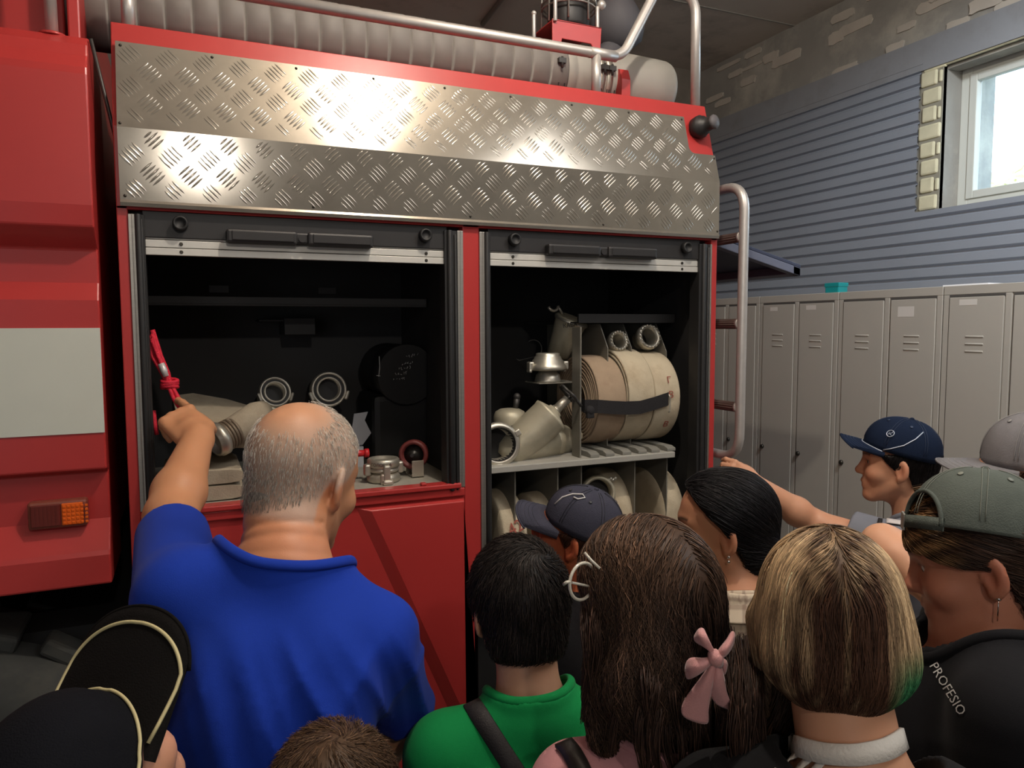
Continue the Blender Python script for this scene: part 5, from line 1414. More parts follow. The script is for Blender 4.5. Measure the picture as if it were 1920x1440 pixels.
# ---- 4: boy in green
boy = Person('boy with short black hair in green T-shirt with dark bag strap, seen from behind', dep(974, 1142, 1.28), .91, head=(8, 10, 0), body=(14, 2, -2), width=.94, skin=(196, 146, 116), neck=(0, -.058, -.160))
boy.skin_mesh(.0045, arms=(-1, 1), brow=(30, 24, 22)); boy.eyes()
boy.hair(shell_short(.013, nape=-.072, side=-.012, temple=.02, fr=.06, lump=.0012), HB, (38, 32, 29), flow_whorl((.022, -.075, .095), .25, 1.2), nstr=5200, length=.034, K=6, rad=.0008, lift=.002, liftend=.005, strand_col=.5)
def boyfold(P, B): return folds(2, .005, [(26, 0, 44, 1.0), (60, 0, -30, .5)], -.03)(P, B)
boy.shirt('green_t_shirt', (14, 128, 66), off=.014, sleeve=.9, neck_r=.066, neck_drop=.012, fold=folds(2, .005, [(80, 0, 60, 1.0), (60, 0, -50, .6)], -.03), sleeve_r=1.15)
boy.legs((52, 54, 60))
T_ = bvh(boy.shirtobj)
STRAP = mat('dark_strap', (30, 26, 26), .7, bump=.4, bscale=400)
ribbon(T_, poly([(864, 1284), (880, 1312), (905, 1350), (932, 1392), (962, 1440), (1000, 1500)], 5), .03, .003, 'bag_strap', STRAP, boy.root)
# ---- 2: child with the dark cap, bottom left
kid = Person('child in dark cap with cream piping, seen from behind in the bottom left corner', dep(160, 1498, .80), .95, head=(32, -38, -8), body=(8, 4, 0), width=.74, skin=(206, 150, 120))
kid.skin_mesh(.0055, brow=(50, 40, 34)); kid.eyes()
kid.hair(capcut(shell_short(.004, nape=-.06, side=.0, temple=.03), .02), HB, (40, 32, 28), flow_whorl(), nstr=900, length=.02, K=5)
kc = cap(kid, kid.root, (17, 18, 23), tilt=-14, rot=6, bill_col=(18, 16, 15), crown=(.092, .110, .100), bill_len=.105, bill_w=.088, bill_curve=.012, seam=(26, 25, 25), opening=False, droop=.02, stitch=False, seams=False)
PIP = mat('cream_piping', (198, 186, 140), .6)
W, bl, cr = kc['W'], kc['bill'], kc['crown']
mb = MB(); mb.tube([W(bl(-.93, t, .0022)) for t in (.1, .3, .5, .68)]+[W(bl(-.93+1.86*i/50, .80, .0022)) for i in range(1, 50)]+[W(bl(.93, t, .0022)) for t in (.68, .5, .3, .1)], .0022, 8); mb.build('bill_piping', PIP, kc['obj'])
mb = MB(); mb.tube([W(cr(th % (2*PI), .06, .0022)) for th in np.linspace(-1.5, 1.5, 50)], .0020, 8); mb.build('front_piping', PIP, kc['obj'])
kid.shirt('dark_t_shirt', (26, 28, 36), off=.012, sleeve=.9, h=.008)
kid.legs((40, 42, 50))
# ---- 3: cropped brown head at the bottom edge
lad3 = Person('child with short brown hair, only the top of the head showing at the bottom edge', dep(624, 1556, .90), .93, head=(14, 16, 0), body=(14, 0, 0), width=.74, skin=(206, 156, 128))
lad3.skin_mesh(.006, brow=(80, 60, 46)); lad3.eyes()
def browncol(L): k = np.clip((L[:, 2]-.04)/.08, 0, 1)[:, None]; return np.array(lin((58, 43, 32)))*(1-k)+np.array(lin((92, 70, 52)))*k
lad3.hair(shell_short(.008, nape=-.065, side=.0, temple=.03), HB, (98, 74, 54), flow_whorl((.01, -.05, .112), .3, .8), nstr=6500, length=.018, K=5, rad=.0006, lift=.002, liftend=.005, colfn=browncol, strand_col=.4)
lad3.shirt('dark_t_shirt', (40, 42, 48), off=.012, sleeve=.9, h=.008); lad3.legs((50, 48, 52))
# ---- 5: child in the slate cap right by the bay
k5 = Person('child in slate grey cap looking up left into the bay, ear and neck glowing orange', dep(1080, 1004, 1.64), .84, head=(-52, -14, -4), body=(-6, 2, 0), width=.84, skin=(176, 96, 62))
k5.skin_mesh(.005, brow=(60, 40, 30), arms=(-1, 1)); k5.eyes()
k5.hair(capcut(shell_short(.006, nape=-.075, side=-.02, temple=.02), .026), HB, (74, 46, 34), flow_whorl(), nstr=1800, length=.03, K=5)
c5 = cap(k5, k5.root, (62, 62, 74), tilt=-6, rot=0, crown=(.088, .106, .098), bill_len=.078, bill_w=.078, seam=(44, 44, 52), opening=False, bill_curve=.022, droop=.12)
W, cr, bl = c5['W'], c5['crown'], c5['bill']
mb = MB(); WL = mat('white_thread', (214, 212, 208), .7)
mb.tube([W(cr(th % (2*PI), ph, .0016)) for th, ph in ((-.60, .40), (-.64, .66), (-.8, .9), (-1.1, 1.06), (-1.3, 1.0), (-1.12, .86), (-.95, .84))], .0018, 6); mb.build('cap_stitching', WL, c5['obj'])
k5.shirt('dark_t_shirt', (24, 22, 24), off=.012, sleeve=.9, h=.008); k5.legs((36, 36, 42))
# ---- 6: girl with the pink bow
g6 = Person('girl with long wavy dark brown hair, pink bow and pink top, seen from behind', dep(1212, 1142, 1.0), .91, head=(-4, 6, 0), body=(34, 0, 0), neck=(.018, -.062, -.185), width=.80, skin=(206, 156, 130))
g6.skin_mesh(.005, brow=(50, 36, 30)); g6.eyes()
def shell6(L):
    d = cranium(L)-.016
    n = .0025*np.sin(L[:, 0]*70+np.sin(L[:, 2]*14)*1.5)+.004*np.sin(L[:, 2]*26+L[:, 0]*20)
    cut = np.interp(L[:, 1], [-.02, .03, .066, .10], [-1., .02, .07, .09]); d = smax(d, (cut-L[:, 2])*.8, .01)
    b = smin(ell(L, (-.020, -.062, -.06), (.079, .062, .100)), ell(L, (-.03, -.078, -.07), (.078, .050, .085)), .04)
    b = smin(b, cone(L, (.05, -.07, -.08), (.075, -.125, -.20), .05, .032), .03)
    b = smin(b, cone(L, (.078, -.13, -.20), (.115, -.125, -.42), .034, .045), .03)
    b = smin(b, cone(L, (-.078, .0, -.02), (-.088, -.02, -.16), .026, .030), .03)
    return smin(d, b, .03)-n*np.clip((.05-L[:, 2])/.08, 0, 1)
def flow6(L):
    top = np.clip((L[:, 2]-.02)/.08, 0, 1)[:, None]; part = np.sign(L[:, 0]-.005)[:, None]
    side = np.concatenate([part*.9, -.55+0*part, -.35+0*part], 1); down = np.stack([.10*np.sin(L[:, 2]*30), -.15+0*L[:, 0], -1+0*L[:, 0]], 1)
    right = np.clip((L[:, 0]-.0)/.06, 0, 1)[:, None]*np.clip((.06-L[:, 2])/.06, 0, 1)[:, None]*np.clip((L[:, 2]+.2)/.05, 0, 1)[:, None]
    return side*top+down*(1-top)+right*np.array([[.35, -.3, -.3]])
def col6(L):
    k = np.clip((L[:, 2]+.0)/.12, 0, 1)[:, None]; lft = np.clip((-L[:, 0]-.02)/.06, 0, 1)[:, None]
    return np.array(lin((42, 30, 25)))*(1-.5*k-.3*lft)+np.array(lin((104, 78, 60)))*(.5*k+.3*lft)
g6.hair(shell6, ((-.17, -.22, -.50), (.20, .12, .16)), (56, 40, 32), flow6, nstr=7000, length=.16, K=14, rad=.0010, lift=.0015, liftend=.004, colfn=col6, strand_col=.5, wave=.006, h=.006)
PINK = (206, 148, 150)
def fold6(P, B): return folds(4, .0035, [(40, 0, 30, 1.), (90, 0, 20, .4)], -.02)(P, B)
g6.shirt('pink_top', PINK, off=.012, sleeve=.6, neck_r=.070, fold=fold6, neck_drop=.01); g6.legs((70, 80, 110))
# loose locks falling over the pink top and by the bow
rnd = random.Random(6); paths = []; rads = []
for (px, py, dpt, n_, dx) in ((1205, 1300, .87, 2, -4), (1225, 1300, .86, 3, 6), (1258, 1310, .87, 3, 25), (1290, 1320, .88, 4, 20), (1330, 1330, .885, 6, 18), (1365, 1330, .89, 7, 30), (1385, 1300, .83, 8, 40), (1405, 1330, .825, 6, 20), (1385, 1350, .82, 6, 0), (1350, 1260, .90, 6, 55), (1165, 1250, .90, 1, -10), (1118, 1190, .94, 5, -14)):
    for q in range(n_):
        x0 = px+rnd.uniform(-16, 16); y0 = py+rnd.uniform(-40, 10); p = []
        lift_ = rnd.uniform(0, 60); fr = rnd.uniform(.8, 1.5); am = rnd.uniform(4, 13); ph = rnd.uniform(0, 6)
        for k in range(7): t = k/6; p.append(dep(x0+dx*t+am*min(1, t*2)*math.sin(ph+fr*5*t), y0-40-lift_*(1-t)+t*225, dpt+.07*max(0, 1-t*3)-.008*math.sin(3*t)+rnd.uniform(-.004, .004)))
        paths.append(p); rads.append(rnd.uniform(.0012, .0034))
bundles('hair_locks', paths, 26, .010, .0008, (58, 41, 33), g6.root, 3, 22, .4)
# bow
bm_ = mat('pink_felt', (196, 140, 138), .85, 0, var=.05, vscale=20, bump=.3, bscale=500, sheen=.3)
bow = []
BC = dep(1340, 1232, .835)
def bowp(px, py, dd): return dep(px, py, .835+dd)
def sheet(name, rows, th=.0016):
    mb = MB(); n = len(rows[0]); v = [p for r in rows for p in r]; f = []
    for i in range(len(rows)-1):
        for j in range(n-1): f.append((i*n+j, i*n+j+1, (i+1)*n+j+1, (i+1)*n+j))
    mb.add(v, f, 0, True); o = mb.build(name, bm_, broot)
    md = o.modifiers.new('Subsurf', 'SUBSURF'); md.levels = 2; md.render_levels = 2
    md = o.modifiers.new('Solidify', 'SOLIDIFY'); md.thickness = .0022; md.offset = 0
    return o
mb = MB(); mb.tube([bowp(1336, 1222, -.012), bowp(1342, 1234, -.018), bowp(1347, 1246, -.012)], [.006, .009, .006], 12)
broot = mb.build('hair_bow', bm_, g6.root); ORG[broot] = ORG[g6.root]
sheet('bow_loop', [[bowp(1338, 1226, -.01), bowp(1322, 1212, -.012), bowp(1304, 1204, -.006), bowp(1300, 1196, .0)], [bowp(1336, 1230, -.014), bowp(1318, 1204, -.026), bowp(1306, 1186, -.022), bowp(1312, 1176, -.006)], [bowp(1342, 1224, -.012), bowp(1332, 1206, -.022), bowp(1322, 1186, -.020), bowp(1320, 1180, -.004)]])
sheet('bow_loop', [[bowp(1334, 1232, -.010), bowp(1316, 1236, -.014), bowp(1296, 1232, -.006), bowp(1288, 1240, .004)], [bowp(1336, 1236, -.016), bowp(1314, 1250, -.030), bowp(1292, 1254, -.022), bowp(1284, 1256, .0)], [bowp(1338, 1240, -.012), bowp(1320, 1258, -.02), bowp(1300, 1270, -.012), bowp(1288, 1276, .004)]])
sheet('bow_loop', [[bowp(1344, 1226, -.012), bowp(1352, 1212, -.016), bowp(1364, 1200, -.008), bowp(1372, 1182, .0)], [bowp(1346, 1230, -.016), bowp(1360, 1220, -.030), bowp(1372, 1204, -.022), bowp(1378, 1186, -.004)], [bowp(1348, 1236, -.012), bowp(1358, 1232, -.018), bowp(1368, 1222, -.010), bowp(1376, 1206, .0)]])
sheet('bow_tail', [[bowp(1336, 1238, -.010), bowp(1322, 1262, -.012), bowp(1300, 1290, -.006), bowp(1278, 1318, .0), bowp(1276, 1342, .0)], [bowp(1340, 1242, -.018), bowp(1328, 1270, -.024), bowp(1312, 1300, -.018), bowp(1296, 1330, -.010), bowp(1298, 1352, -.006)], [bowp(1344, 1246, -.012), bowp(1336, 1276, -.016), bowp(1332, 1306, -.012), bowp(1326, 1336, -.008), bowp(1332, 1362, -.004)]])
sheet('bow_tail', [[bowp(1342, 1244, -.010), bowp(1334, 1266, -.012), bowp(1328, 1288, -.008), bowp(1334, 1306, -.002), bowp(1344, 1322, .002)], [bowp(1346, 1244, -.018), bowp(1346, 1270, -.024), bowp(1346, 1292, -.018), bowp(1354, 1312, -.008), bowp(1364, 1328, -.002)], [bowp(1350, 1242, -.012), bowp(1358, 1270, -.014), bowp(1360, 1294, -.010), bowp(1368, 1314, -.004), bowp(1382, 1336, .002)]])
sheet('bow_loop', [[bowp(1350, 1240, -.006), bowp(1356, 1252, -.008), bowp(1356, 1266, .0)], [bowp(1352, 1236, -.010), bowp(1362, 1246, -.014), bowp(1360, 1262, -.004)], [bowp(1354, 1234, -.004), bowp(1364, 1240, -.004), bowp(1362, 1254, .004)]])
# clear round spectacles at the edge of her hair
mb = MB(); q = dep(1092, 1090, .955); u1 = V3(_r)*.55+V3(_f)*.5; u2 = V3(_u); ua = u1/np.linalg.norm(u1)
CLR = mat('clear_frame', (206, 200, 184), .25, 0, coat=.4)
mb.tube([q+ua*.024*math.cos(a)+u2*.0235*math.sin(a) for a in np.linspace(0, 2*PI, 29)[:-1]], .0022, 8, closed=True)
mb.tube([q-ua*.024+u2*.004, q-ua*.030+u2*.004, q-ua*.034+V3(_f)*.008], .0022, 8); mb.tube([q-ua*.020+u2*.002, q+ua*.030-u2*.014], .0016, 8)
mb.tube([dep(1096, 1036, .95), dep(1108, 1050, .945), dep(1125, 1066, .94)], .0018, 8)
sp = mb.build('spectacles', CLR, g6.root)
T_ = bvh(g6.shirtobj)
LEA = mat('black_leather', (36, 32, 30), .4, bump=.2, bscale=200)
ribbon(T_, poly([(1058, 1396), (1072, 1412), (1088, 1440), (1104, 1480)], 5), .026, .004, 'bag_strap', LEA, g6.root)
# ---- 7: woman with black hair and plaid shirt
w7 = Person('woman with black tied back hair, small earring and pale checked shirt, facing left', dep(1356, 990, 1.56), .93, head=(-54, 4, 0), body=(24, 0, 0), neck=(0, -.062, -.158), width=.92, skin=(196, 140, 108))
w7.skin_mesh(.0048, brow=(40, 30, 28)); w7.eyes()
def shell7(L):
    d = smin(cranium(L), ell(L, (0, -.05, -.05), (.056, .054, .062)), .03)-.013
    zl = np.interp(L[:, 1], [-.14, -.05, -.024, .010, .03, .060, .085], [-.115, -.112, -.03, .024, .042, .078, .11])
    return smax(d, (zl-L[:, 2])*.8, .008)
def flow7(L):
    q = V3((0, -.11, -.03))-L; q = q/np.linalg.norm(q, axis=1)[:, None]; return q+np.array([0, -.5, -.3])
w7.hair(shell7, ((-.12, -.16, -.17), (.12, .13, .16)), (24, 22, 24), flow7, nstr=4200, length=.09, K=10, rad=.0008, lift=.001, liftend=.001, strand_col=.5)
mb = MB(); c = w7.hp((0, -.122, -.075)); mb.tube([c+w7.Rh@V3((.022*math.cos(a), .006*math.sin(2*a), .022*math.sin(a))) for a in np.linspace(0, 2*PI, 25)[:-1]], .010, 10, closed=True)
mb.build('hair_tie', mat('blue_cloth', (28, 40, 120), .8, bump=.6, bscale=120), w7.root)
paths = []; rnd = random.Random(8)
for q in range(16): paths.append([w7.hp((rnd.uniform(-.012, .012), -.115, -.07)), w7.hp((rnd.uniform(-.02, .02), -.14, -.11)), w7.hp((rnd.uniform(-.03, .03), -.135, -.19))])
bundles('pony_tail', paths, 30, .010, .0008, (24, 22, 24), w7.root, 4)
mb = MB(); e = w7.hp((-.0815, -.004, -.042)); mb.sphere(e, .0042, 0, 10); mb.sphere(e+V3((0, 0, -.010)), .0036, 0, 10); mb.build('earring', mat('silver', (214, 212, 208), .2, 1), w7.root)
def plaid(c, B, V):
    base = np.array(lin((204, 188, 166))); ln = np.array(lin((128, 104, 92))); ln2 = np.array(lin((170, 146, 132)))
    u = (B[:, 0]+.3)/.034; v = (B[:, 2]+1)/.034
    a = (np.abs((u % 1)-.5) < .09)*.5+(np.abs((u % 1)-.15) < .05)*.3; b = (np.abs((v % 1)-.5) < .09)*.5+(np.abs((v % 1)-.15) < .05)*.3
    t = np.clip(a+b, 0, .8)[:, None]; return base*(1-t)+ln*t
w7.shirt('checked_shirt', (204, 190, 170), off=.018, sleeve=.95, neck_r=.068, neck_drop=.008, cols_fn=plaid, fold=folds(9, .003, [(40, 0, 40, 1)], -.03), h=.0042, rib=False); w7.legs((60, 60, 70))
T_ = bvh(w7.shirtobj, w7.bodyobj)
mb = MB(); N0 = w7.N; Rb = w7.Rb
def colr(th, rr, z): return w7.bp((rr*math.sin(th), rr*math.cos(th)*.92-.002, z))
rows = [[colr(th, .066, .030-.02*math.cos(th)) for th in np.linspace(.9, 2*PI-.9, 28)], [colr(th, .071, .040-.028*math.cos(th)) for th in np.linspace(.8, 2*PI-.8, 28)], [colr(th, .084, .026-.026*math.cos(th)) for th in np.linspace(.7, 2*PI-.7, 28)], [colr(th, .112, -.016-.026*math.cos(th)-.03*(abs(th-PI) > 2.0)) for th in np.linspace(.6, 2*PI-.6, 28)]]
def dens(rows, q):
    R_ = np.array(rows); t = np.linspace(0, len(rows)-1, q); i0 = np.minimum(t.astype(int), len(rows)-2); f_ = (t-i0)[:, None, None]; A_ = R_[i0]*(1-f_)+R_[i0+1]*f_
    u = np.linspace(0, A_.shape[1]-1, 170); i1 = np.minimum(u.astype(int), A_.shape[1]-2); g_ = (u-i1)[None, :, None]; return A_[:, i1]*(1-g_)+A_[:, i1+1]*g_
CG = dens(rows, 40)-np.array([0, 0, .014]); n1_, n_ = CG.shape[:2]
ii, jj = np.meshgrid(np.arange(n1_-1), np.arange(n_-1), indexing='ij'); q0 = (ii*n_+jj).ravel()
uu, vv_ = np.meshgrid(np.arange(n_)/12., np.arange(n1_)/12.)
pl = np.clip((np.abs(uu % 1-.5) < .1)*.5+(np.abs(vv_ % 1-.5) < .1)*.5, 0, .8).ravel()[:, None]
co7 = link_mesh('shirt_collar', CG.reshape(-1, 3), np.stack([q0, q0+1, q0+n_+1, q0+n_], -1), CLOTHM, w7.root, smooth=True, cols=np.array(lin((204, 188, 166)))*(1-pl)+np.array(lin((128, 104, 92)))*pl)
md = co7.modifiers.new('Solidify', 'SOLIDIFY'); md.thickness = .003
mb = MB(); mb.tube([colr(th, .060, .022-.024*math.cos(th)) for th in np.linspace(0, 2*PI, 40)[:-1]], .0035, 8, closed=True); mb.build('undershirt_neck', mat('black_knit', (22, 20, 22), .8), w7.root)
# ---- 8: girl with blond streaked bob
b8 = Person('girl with blond streaked bob and green tips, white collar band, seen from behind', dep(1556, 1176, .83), .79, head=(36, 10, 0), body=(46, 0, 0), width=1.06, shz={-1: -.03, 1: 0.}, neck=(.030, -.060, -.172), skin=(206, 152, 120))
b8.nw = 1.14
b8.skin_mesh(.0048, brow=(90, 70, 50)); b8.eyes()
def shell8(L):
    d = cranium(L)-.018
    b = smin(ell(L, (0, -.025, -.008), (.100, .098, .082)), ell(L, (0, -.045, -.040), (.092, .078, .058)), .03)
    b = smin(b, cone(L, (.085, .03, .0), (.080, .025, -.055), .024, .010), .03); b = smin(b, cone(L, (-.085, .03, .0), (-.082, .02, -.13), .024, .008), .03)
    d = smin(d, b, .02)
    face = ell(L, (0, .10, -.03), (.075, .09, .115)); d = smax(d, -face, .012)
    return d-.0015*np.sin(L[:, 0]*80+np.sin(L[:, 2]*20))*np.clip((.06-L[:, 2])/.08, 0, 1)
def flow8(L):
    top = np.clip((L[:, 2]-.04)/.07, 0, 1)[:, None]; part = np.tanh((L[:, 0]+.004)/.012)[:, None]
    side = np.concatenate([part*1.0, np.sign(L[:, 1:2]+.02)*.5, -.3+0*part], 1); q = L*np.array([-.9, -.6, 0])
    down = np.stack([0*L[:, 0], 0*L[:, 0], -1+0*L[:, 0]], 1)+q*np.clip((-.04-L[:, 2])/.06, 0, 1)[:, None]*5
    return side*top+down*(1-top)
def col8(L):
    rs = np.sin(L[:, 0]*310+L[:, 1]*170)*.5+np.sin(L[:, 0]*131-L[:, 1]*97+2)*.5
    z = L[:, 2]; dark = np.array(lin((72, 48, 35))); blond = np.array(lin((206, 176, 136))); green = np.array(lin((40, 112, 72))); root = np.array(lin((92, 68, 48)))
    sideb = np.clip((np.abs(L[:, 0])-.035)/.04, 0, 1); topb = np.clip((z-.05)/.05, 0, 1)
    k = np.clip(-.12+.72*sideb*np.clip((z+.10)/.09, 0, 1)+.38*topb+.30*rs, 0, 1)[:, None]
    c = dark*(1-k)+blond*k
    g = np.clip((L[:, 0]-.045)/.03, 0, 1)*np.clip((.0-z)/.05, 0, 1)*np.clip((z+.16)/.04, 0, 1); g = np.clip(g*1.1, 0, .95)[:, None]
    c = c*(1-g)+green*g
    r = np.exp(-(L[:, 0]/.008)**2)*topb*.7; return c*(1-r[:, None])+root*r[:, None]
b8.hair(shell8, ((-.15, -.16, -.22), (.15, .14, .17)), (120, 96, 66), flow8, nstr=9000, length=.15, K=12, rad=.0009, lift=.0014, liftend=.001, colfn=col8, strand_col=.35, wave=.0015, h=.005)
paths = []; rads = []; rnd = random.Random(12)
for q in range(30):
    x = rnd.uniform(1465, 1560); p = [dep(x+rnd.uniform(-8, 8), 1240, .84), dep(x-10+rnd.uniform(-10, 10), 1310, .845), dep(x-30+rnd.uniform(-18, 18), 1380+rnd.uniform(-20, 30), .85)]
    paths.append(p); rads.append(rnd.uniform(.002, .005))
bundles('hair_locks', paths, 26, .011, .0008, (64, 46, 35), b8.root, 5)
def col_b8(c, B, V): return c
b8.shirt('black_top', (22, 22, 24), off=.030, sleeve=.8, neck_r=.092, neck_drop=.0, neck_tilt=(0, .0, 0), fold=folds(13, .003, [(40, 0, 40, 1)], -.03), collar=0, rib=False)
T_ = bvh(b8.shirtobj, b8.bodyobj)
WH = mat('white_rib', (216, 210, 200), .8, bump=.4, bscale=300)
ribbon(T_, poly([(1478, 1390), (1500, 1400), (1550, 1413), (1605, 1416), (1655, 1406), (1696, 1380), (1714, 1348), (1710, 1322), (1694, 1304), (1672, 1296)], 6), .021, .004, 'collar_band', WH, b8.root, 4)
for k, (a, b) in enumerate((((1512, 1404), (1430, 1470)), ((1532, 1412), (1462, 1478)), ((1552, 1418), (1496, 1486)))):
    ribbon(T_, line(a, b, 8), .0075, .0015, 'shoulder_stripe', WH, b8.root)
for k, (a, b) in enumerate((((1706, 1310), (1738, 1338)), ((1712, 1300), (1746, 1328)))):
    ribbon(T_, line(a, b, 6), .0075, .0015, 'shoulder_stripe', WH, b8.root)
# ---- 9: girl in the black T-shirt, cap worn backwards
g9 = Person('girl in black T-shirt with white lettering, faded green cap worn backwards, looking down', dep(1841, 1051, 1.03), .88, head=(-40, 16, 4), body=(-44, -4, 0), width=1.0, depth=1.28, neck=(0, .006, -.112), skin=(186, 124, 98))
g9.skin_mesh(.0042, brow=(70, 50, 40)); g9.eyes((0, 1, -.5))
def shell9(L):
    d = smin(cranium(L), ell(L, (0, -.045, -.05), (.060, .054, .07)), .03)-.007
    zl = np.interp(L[:, 1], [-.14, -.05, -.02, .010, .03, .060, .085], [-.13, -.13, -.005, .008, .010, .022, .036])
    d = smax(d, (zl-L[:, 2])*.8, .008)
    d = smax(d, L[:, 2]-np.where(L[:, 1] > .0, .2, .062), .006)
    return smin(d, cone(L, (0, -.07, -.05), (.0, -.09, -.20), .05, .03), .03)
def flow9(L): return np.array([0, -1.0, -.55])+L*np.array([0, 0, 0])
def col9(L):
    k = np.clip((L[:, 1]-.02)/.06, 0, 1)[:, None]*(.5+.5*np.sin(L[:, 2]*220+L[:, 0]*120))[:, None]
    return np.array(lin((60, 42, 32)))*(1-k)+np.array(lin((176, 136, 92)))*k
g9.hair(shell9, ((-.13, -.17, -.25), (.13, .13, .16)), (70, 50, 38), flow9, nstr=4500, length=.10, K=10, rad=.0009, lift=.0016, liftend=.002, colfn=col9, strand_col=.4, h=.005)
c9 = cap(g9, g9.root, (86, 92, 86), tilt=22, rot=148, shift=(0, 0, .012), crown=(.090, .109, .092), seam=(112, 116, 106), strap=True, opening=True, label='faded green cap worn backwards')
mb = MB(); e = g9.hp((-.080, -.004, -.040)); mb.sphere(e, .0036, 0, 10); mb.tube([e, e+V3((0, 0, -.012)), e+V3((0, 0, -.03))], .0008, 6); mb.build('earring', mat('silver', (214, 212, 208), .2, 1), g9.root)
g9.shirt('black_t_shirt', (20, 20, 23), off=.014, sleeve=.95, neck_r=.088, neck_drop=.02, fold=folds(15, .004, [(30, 0, 40, 1)], -.05), sleeve_r=1.1); g9.legs((44, 46, 60))
T_ = bvh(g9.shirtobj)
def wraptext(s, org, ang, size, tree, parent, name, m, squash=1.0):
    vv, ff = text_mesh(s, 1.0, Matrix.Identity(4), None, None, thick=0.)
    ca, sa = math.cos(ang), math.sin(ang); out = []
    for p in vv:
        x, y = p.x*size, -p.y*size*squash; q = hit(tree, org[0]+x*ca-y*sa, org[1]+x*sa+y*ca, .0012)
        if q is None: print('NOHIT', s, org); return None
        out.append(q[0])
    mb = MB(); mb.add(out, ff, 0, False); return mb.build(name, m, parent)
LET = mat('white_print', (206, 206, 204), .8)
for s_, o_, a_, z_ in (('PROFESIO', (1778, 1292), 1.03, 25),): wraptext(s_, o_, a_, z_, T_, g9.root, 'shirt_print', LET)
# ---- 10: boy with navy cap holding the ladder
b10 = Person('boy in navy cap and grey T-shirt in profile, hand on the truck ladder', dep(1684, 870, 2.1), .93, head=(-42, 0, 0), body=(-32, 0, 0), width=.82, skin=(206, 150, 118), neck=(0, -.058, -.165))
b10.set_arm(-1, dep(1525, 980, 2.14), dep(1412, 904, 2.12))
w_ = b10.arm[-1][2]
b10.hands[-1] = dict(wrist=w_, dirv=dep(1350, 868, 2.12)-w_, back=(CAM-w_)*.7+V3((0, 0, .6)), s=.84, thumb=-1, curl=((.7, .9, .6), (.9, 1.0, .7), (1.0, 1.0, .7), (1.0, 1.0, .7)), thumb_dir=(.85, .2, -.5))
b10.skin_mesh(.0042, brow=(36, 28, 26)); b10.eyes((-.1, 1, 0))
b10.hair(capcut(shell_short(.006, nape=-.07, side=-.012, temple=.014, fr=.05), .038), HB, (28, 24, 24), flow_whorl(), nstr=2600, length=.03, K=5, rad=.0008)
c10 = cap(b10, b10.root, (24, 34, 54), tilt=-14, crown=(.090, .110, .094), shift=(0, .002, .008), bill_len=.068, bill_w=.076, seam=(40, 52, 76), opening=False, bill_curve=.016, droop=-.02, label='navy baseball cap with silver piping')
W, cr, bl = c10['W'], c10['crown'], c10['bill']
SV = mat('silver_piping', (196, 202, 214), .35, .3)
mb = MB(); mb.tube([W(bl(-.96+1.92*i/40, .05, .002)) for i in range(41)], .0016, 6)
mb.tube([W(cr(th % (2*PI), ph, .0016)) for th, ph in ((-1.05, .02), (-1.22, .1), (-1.5, .28), (-1.75, .55), (-2.0, .85))], .0016, 6); mb.tube([W(cr(th % (2*PI), ph, .0016)) for th, ph in ((1.05, .02), (1.22, .1), (1.5, .28), (1.75, .55), (2.0, .85))], .0016, 6); mb.build('silver_piping', SV, c10['obj'])
q = W(cr((-1.05) % (2*PI), .50, .002)); nq = q-c10['O']; Mq = frame(nq, x=(0, 0, 1), loc=q); mb = MB()
mb.tube([Mq @ Vector((.010*math.cos(a), .010*math.sin(a), 0)) for a in np.linspace(0, 2*PI, 25)[:-1]], .0012, 6, closed=True)
mb.tube([Mq @ Vector(p) for p in ((-.006, .006, 0), (.004, .002, .0005), (-.002, 0, .0005), (.006, -.006, 0))], .0010, 6); mb.tube([Mq @ Vector(p) for p in ((-.005, -.004, 0), (0, .005, .0005))], .0010, 6)
mb.build('cap_badge', SV, c10['obj'])
def col10(c, B, V):
    w = np.clip((.075-np.sqrt((B[:, 0])**2+(B[:, 1]-.03)**2))/.004, 0, 1)[:, None]*.0; return c
b10.shirt('grey_t_shirt', (122, 124, 132), off=.014, sleeve=.62, neck_r=.066, neck_drop=.01, fold=folds(17, .003, [(40, 0, 30, 1)], -.03), sleeve_r=1.15); b10.legs((50, 56, 74))
T_ = bvh(b10.shirtobj, b10.bodyobj)
ribbon(T_, poly([(1648, 946), (1662, 978), (1700, 985), (1730, 966)], 6), .03, .003, 'white_undershirt', mat('white_knit', (214, 206, 202), .8), b10.root, 4)
ribbon(T_, poly([(1664, 945), (1652, 965), (1648, 990)], 5), .012, .004, 'bag_strap', STRAP, b10.root)
# ---- 11: person with the pale grey cap at the right edge, bare bent arm
p11 = Person('person in pale grey cap at the right edge, bare bent elbow showing beside the boy', dep(1938, 898, 1.55), .98, head=(-40, 4, 0), body=(-10, 0, 0), width=.9, skin=(214, 160, 128))
p11.set_arm(-1, dep(1655, 1022, 1.48), dep(1760, 1120, 1.36))
p11.skin_mesh(.005, brow=(70, 50, 40)); p11.eyes()
p11.hair(capcut(shell_short(.006, nape=-.08, side=-.012, temple=.02), .024), HB, (70, 52, 40), flow_whorl(), nstr=1200, length=.03, K=5)
c11 = cap(p11, p11.root, (122, 120, 122), tilt=-4, crown=(.090, .108, .104), bill_len=.085, bill_w=.080, seam=(146, 144, 142), opening=False, bill_curve=.012, droop=.05, label='pale grey cap')
p11.shirt('black_sleeveless_top', (26, 26, 30), off=.010, sleeve=.12, neck_r=.08, h=.008); p11.legs((60, 62, 74))
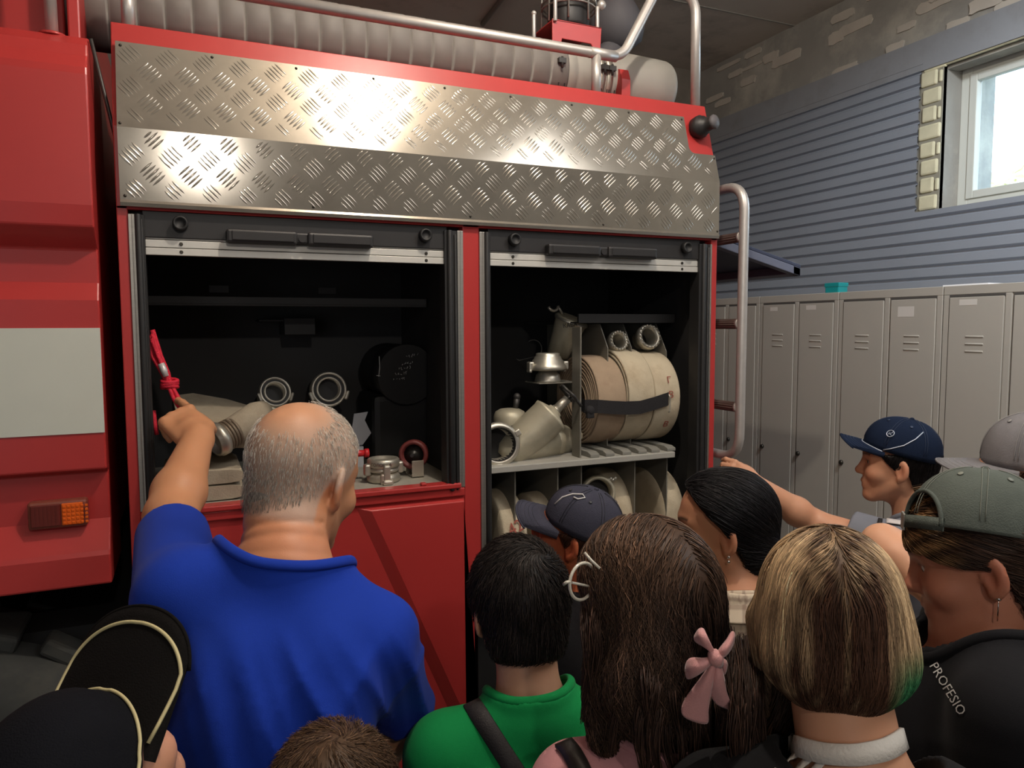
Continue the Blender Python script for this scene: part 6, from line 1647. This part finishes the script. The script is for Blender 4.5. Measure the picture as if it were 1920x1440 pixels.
# ------------------------------------------------------------------ light
cam = bpy.data.cameras.new('camera'); co = bpy.data.objects.new('camera', cam); COL.objects.link(co)
cam.sensor_fit = 'HORIZONTAL'; cam.sensor_width = 36; cam.lens = F_PX/1920*36; cam.clip_start = .02; cam.clip_end = 200
Mx = Matrix((Vector(_r), Vector(_u), Vector(-_f))).transposed().to_4x4(); Mx.translation = Vector(CAM); co.matrix_world = Mx
SC.camera = co
def lamp(name, kind, loc, energy, color, size=.1, target=None, spot=None, blend=.5):
    l = bpy.data.lights.new(name, kind); l.energy = energy; l.color = color
    if kind == 'AREA': l.size = size
    elif kind == 'POINT': l.shadow_soft_size = size
    elif kind == 'SPOT': l.shadow_soft_size = size; l.spot_size = math.radians(spot); l.spot_blend = blend
    o = bpy.data.objects.new(name, l); COL.objects.link(o); o.location = loc
    if target is not None: o.rotation_euler = (Vector(target)-Vector(loc)).to_track_quat('-Z', 'Y').to_euler()
    return o
lamp('ceiling_lamp', 'POINT', (.70, 1.0, 3.3), 58, (1, .90, .78), .035)
lamp('hall_fill', 'AREA', (1.8, .0, 3.4), 28, (1, .98, .96), 1.2, (1.5, .2, 0))  # added soft overhead fill for lockers and crowd, no fixture behind it
lamp('rear_left_fill', 'AREA', (-2.6, -3.6, 1.9), 20, (.9, .95, 1), 2.2, (.6, 2.4, 2.6))  # added frontal fill from behind left; the room has no gate there
lamp('wall_fill', 'SPOT', (2.1, .9, 3.42), 150, (.86, .93, 1), .12, (3.2, 2.2, 1.6), 92, .7)  # added cool spot out of view, brightens right wall and lockers
lamp('rear_lamp', 'POINT', (.12, -1.45, 2.9), 36, (1, .92, .84), .05)
w = bpy.data.worlds.new('sky'); SC.world = w; w.use_nodes = True
bg = w.node_tree.nodes['Background']; bg.inputs[0].default_value = (.62, .82, 1.0, 1); bg.inputs[1].default_value = 6
SC.view_settings.view_transform = 'Standard'; SC.view_settings.look = 'None'; SC.view_settings.exposure = 0; SC.view_settings.gamma = 1; SC.view_settings.use_curve_mapping = False
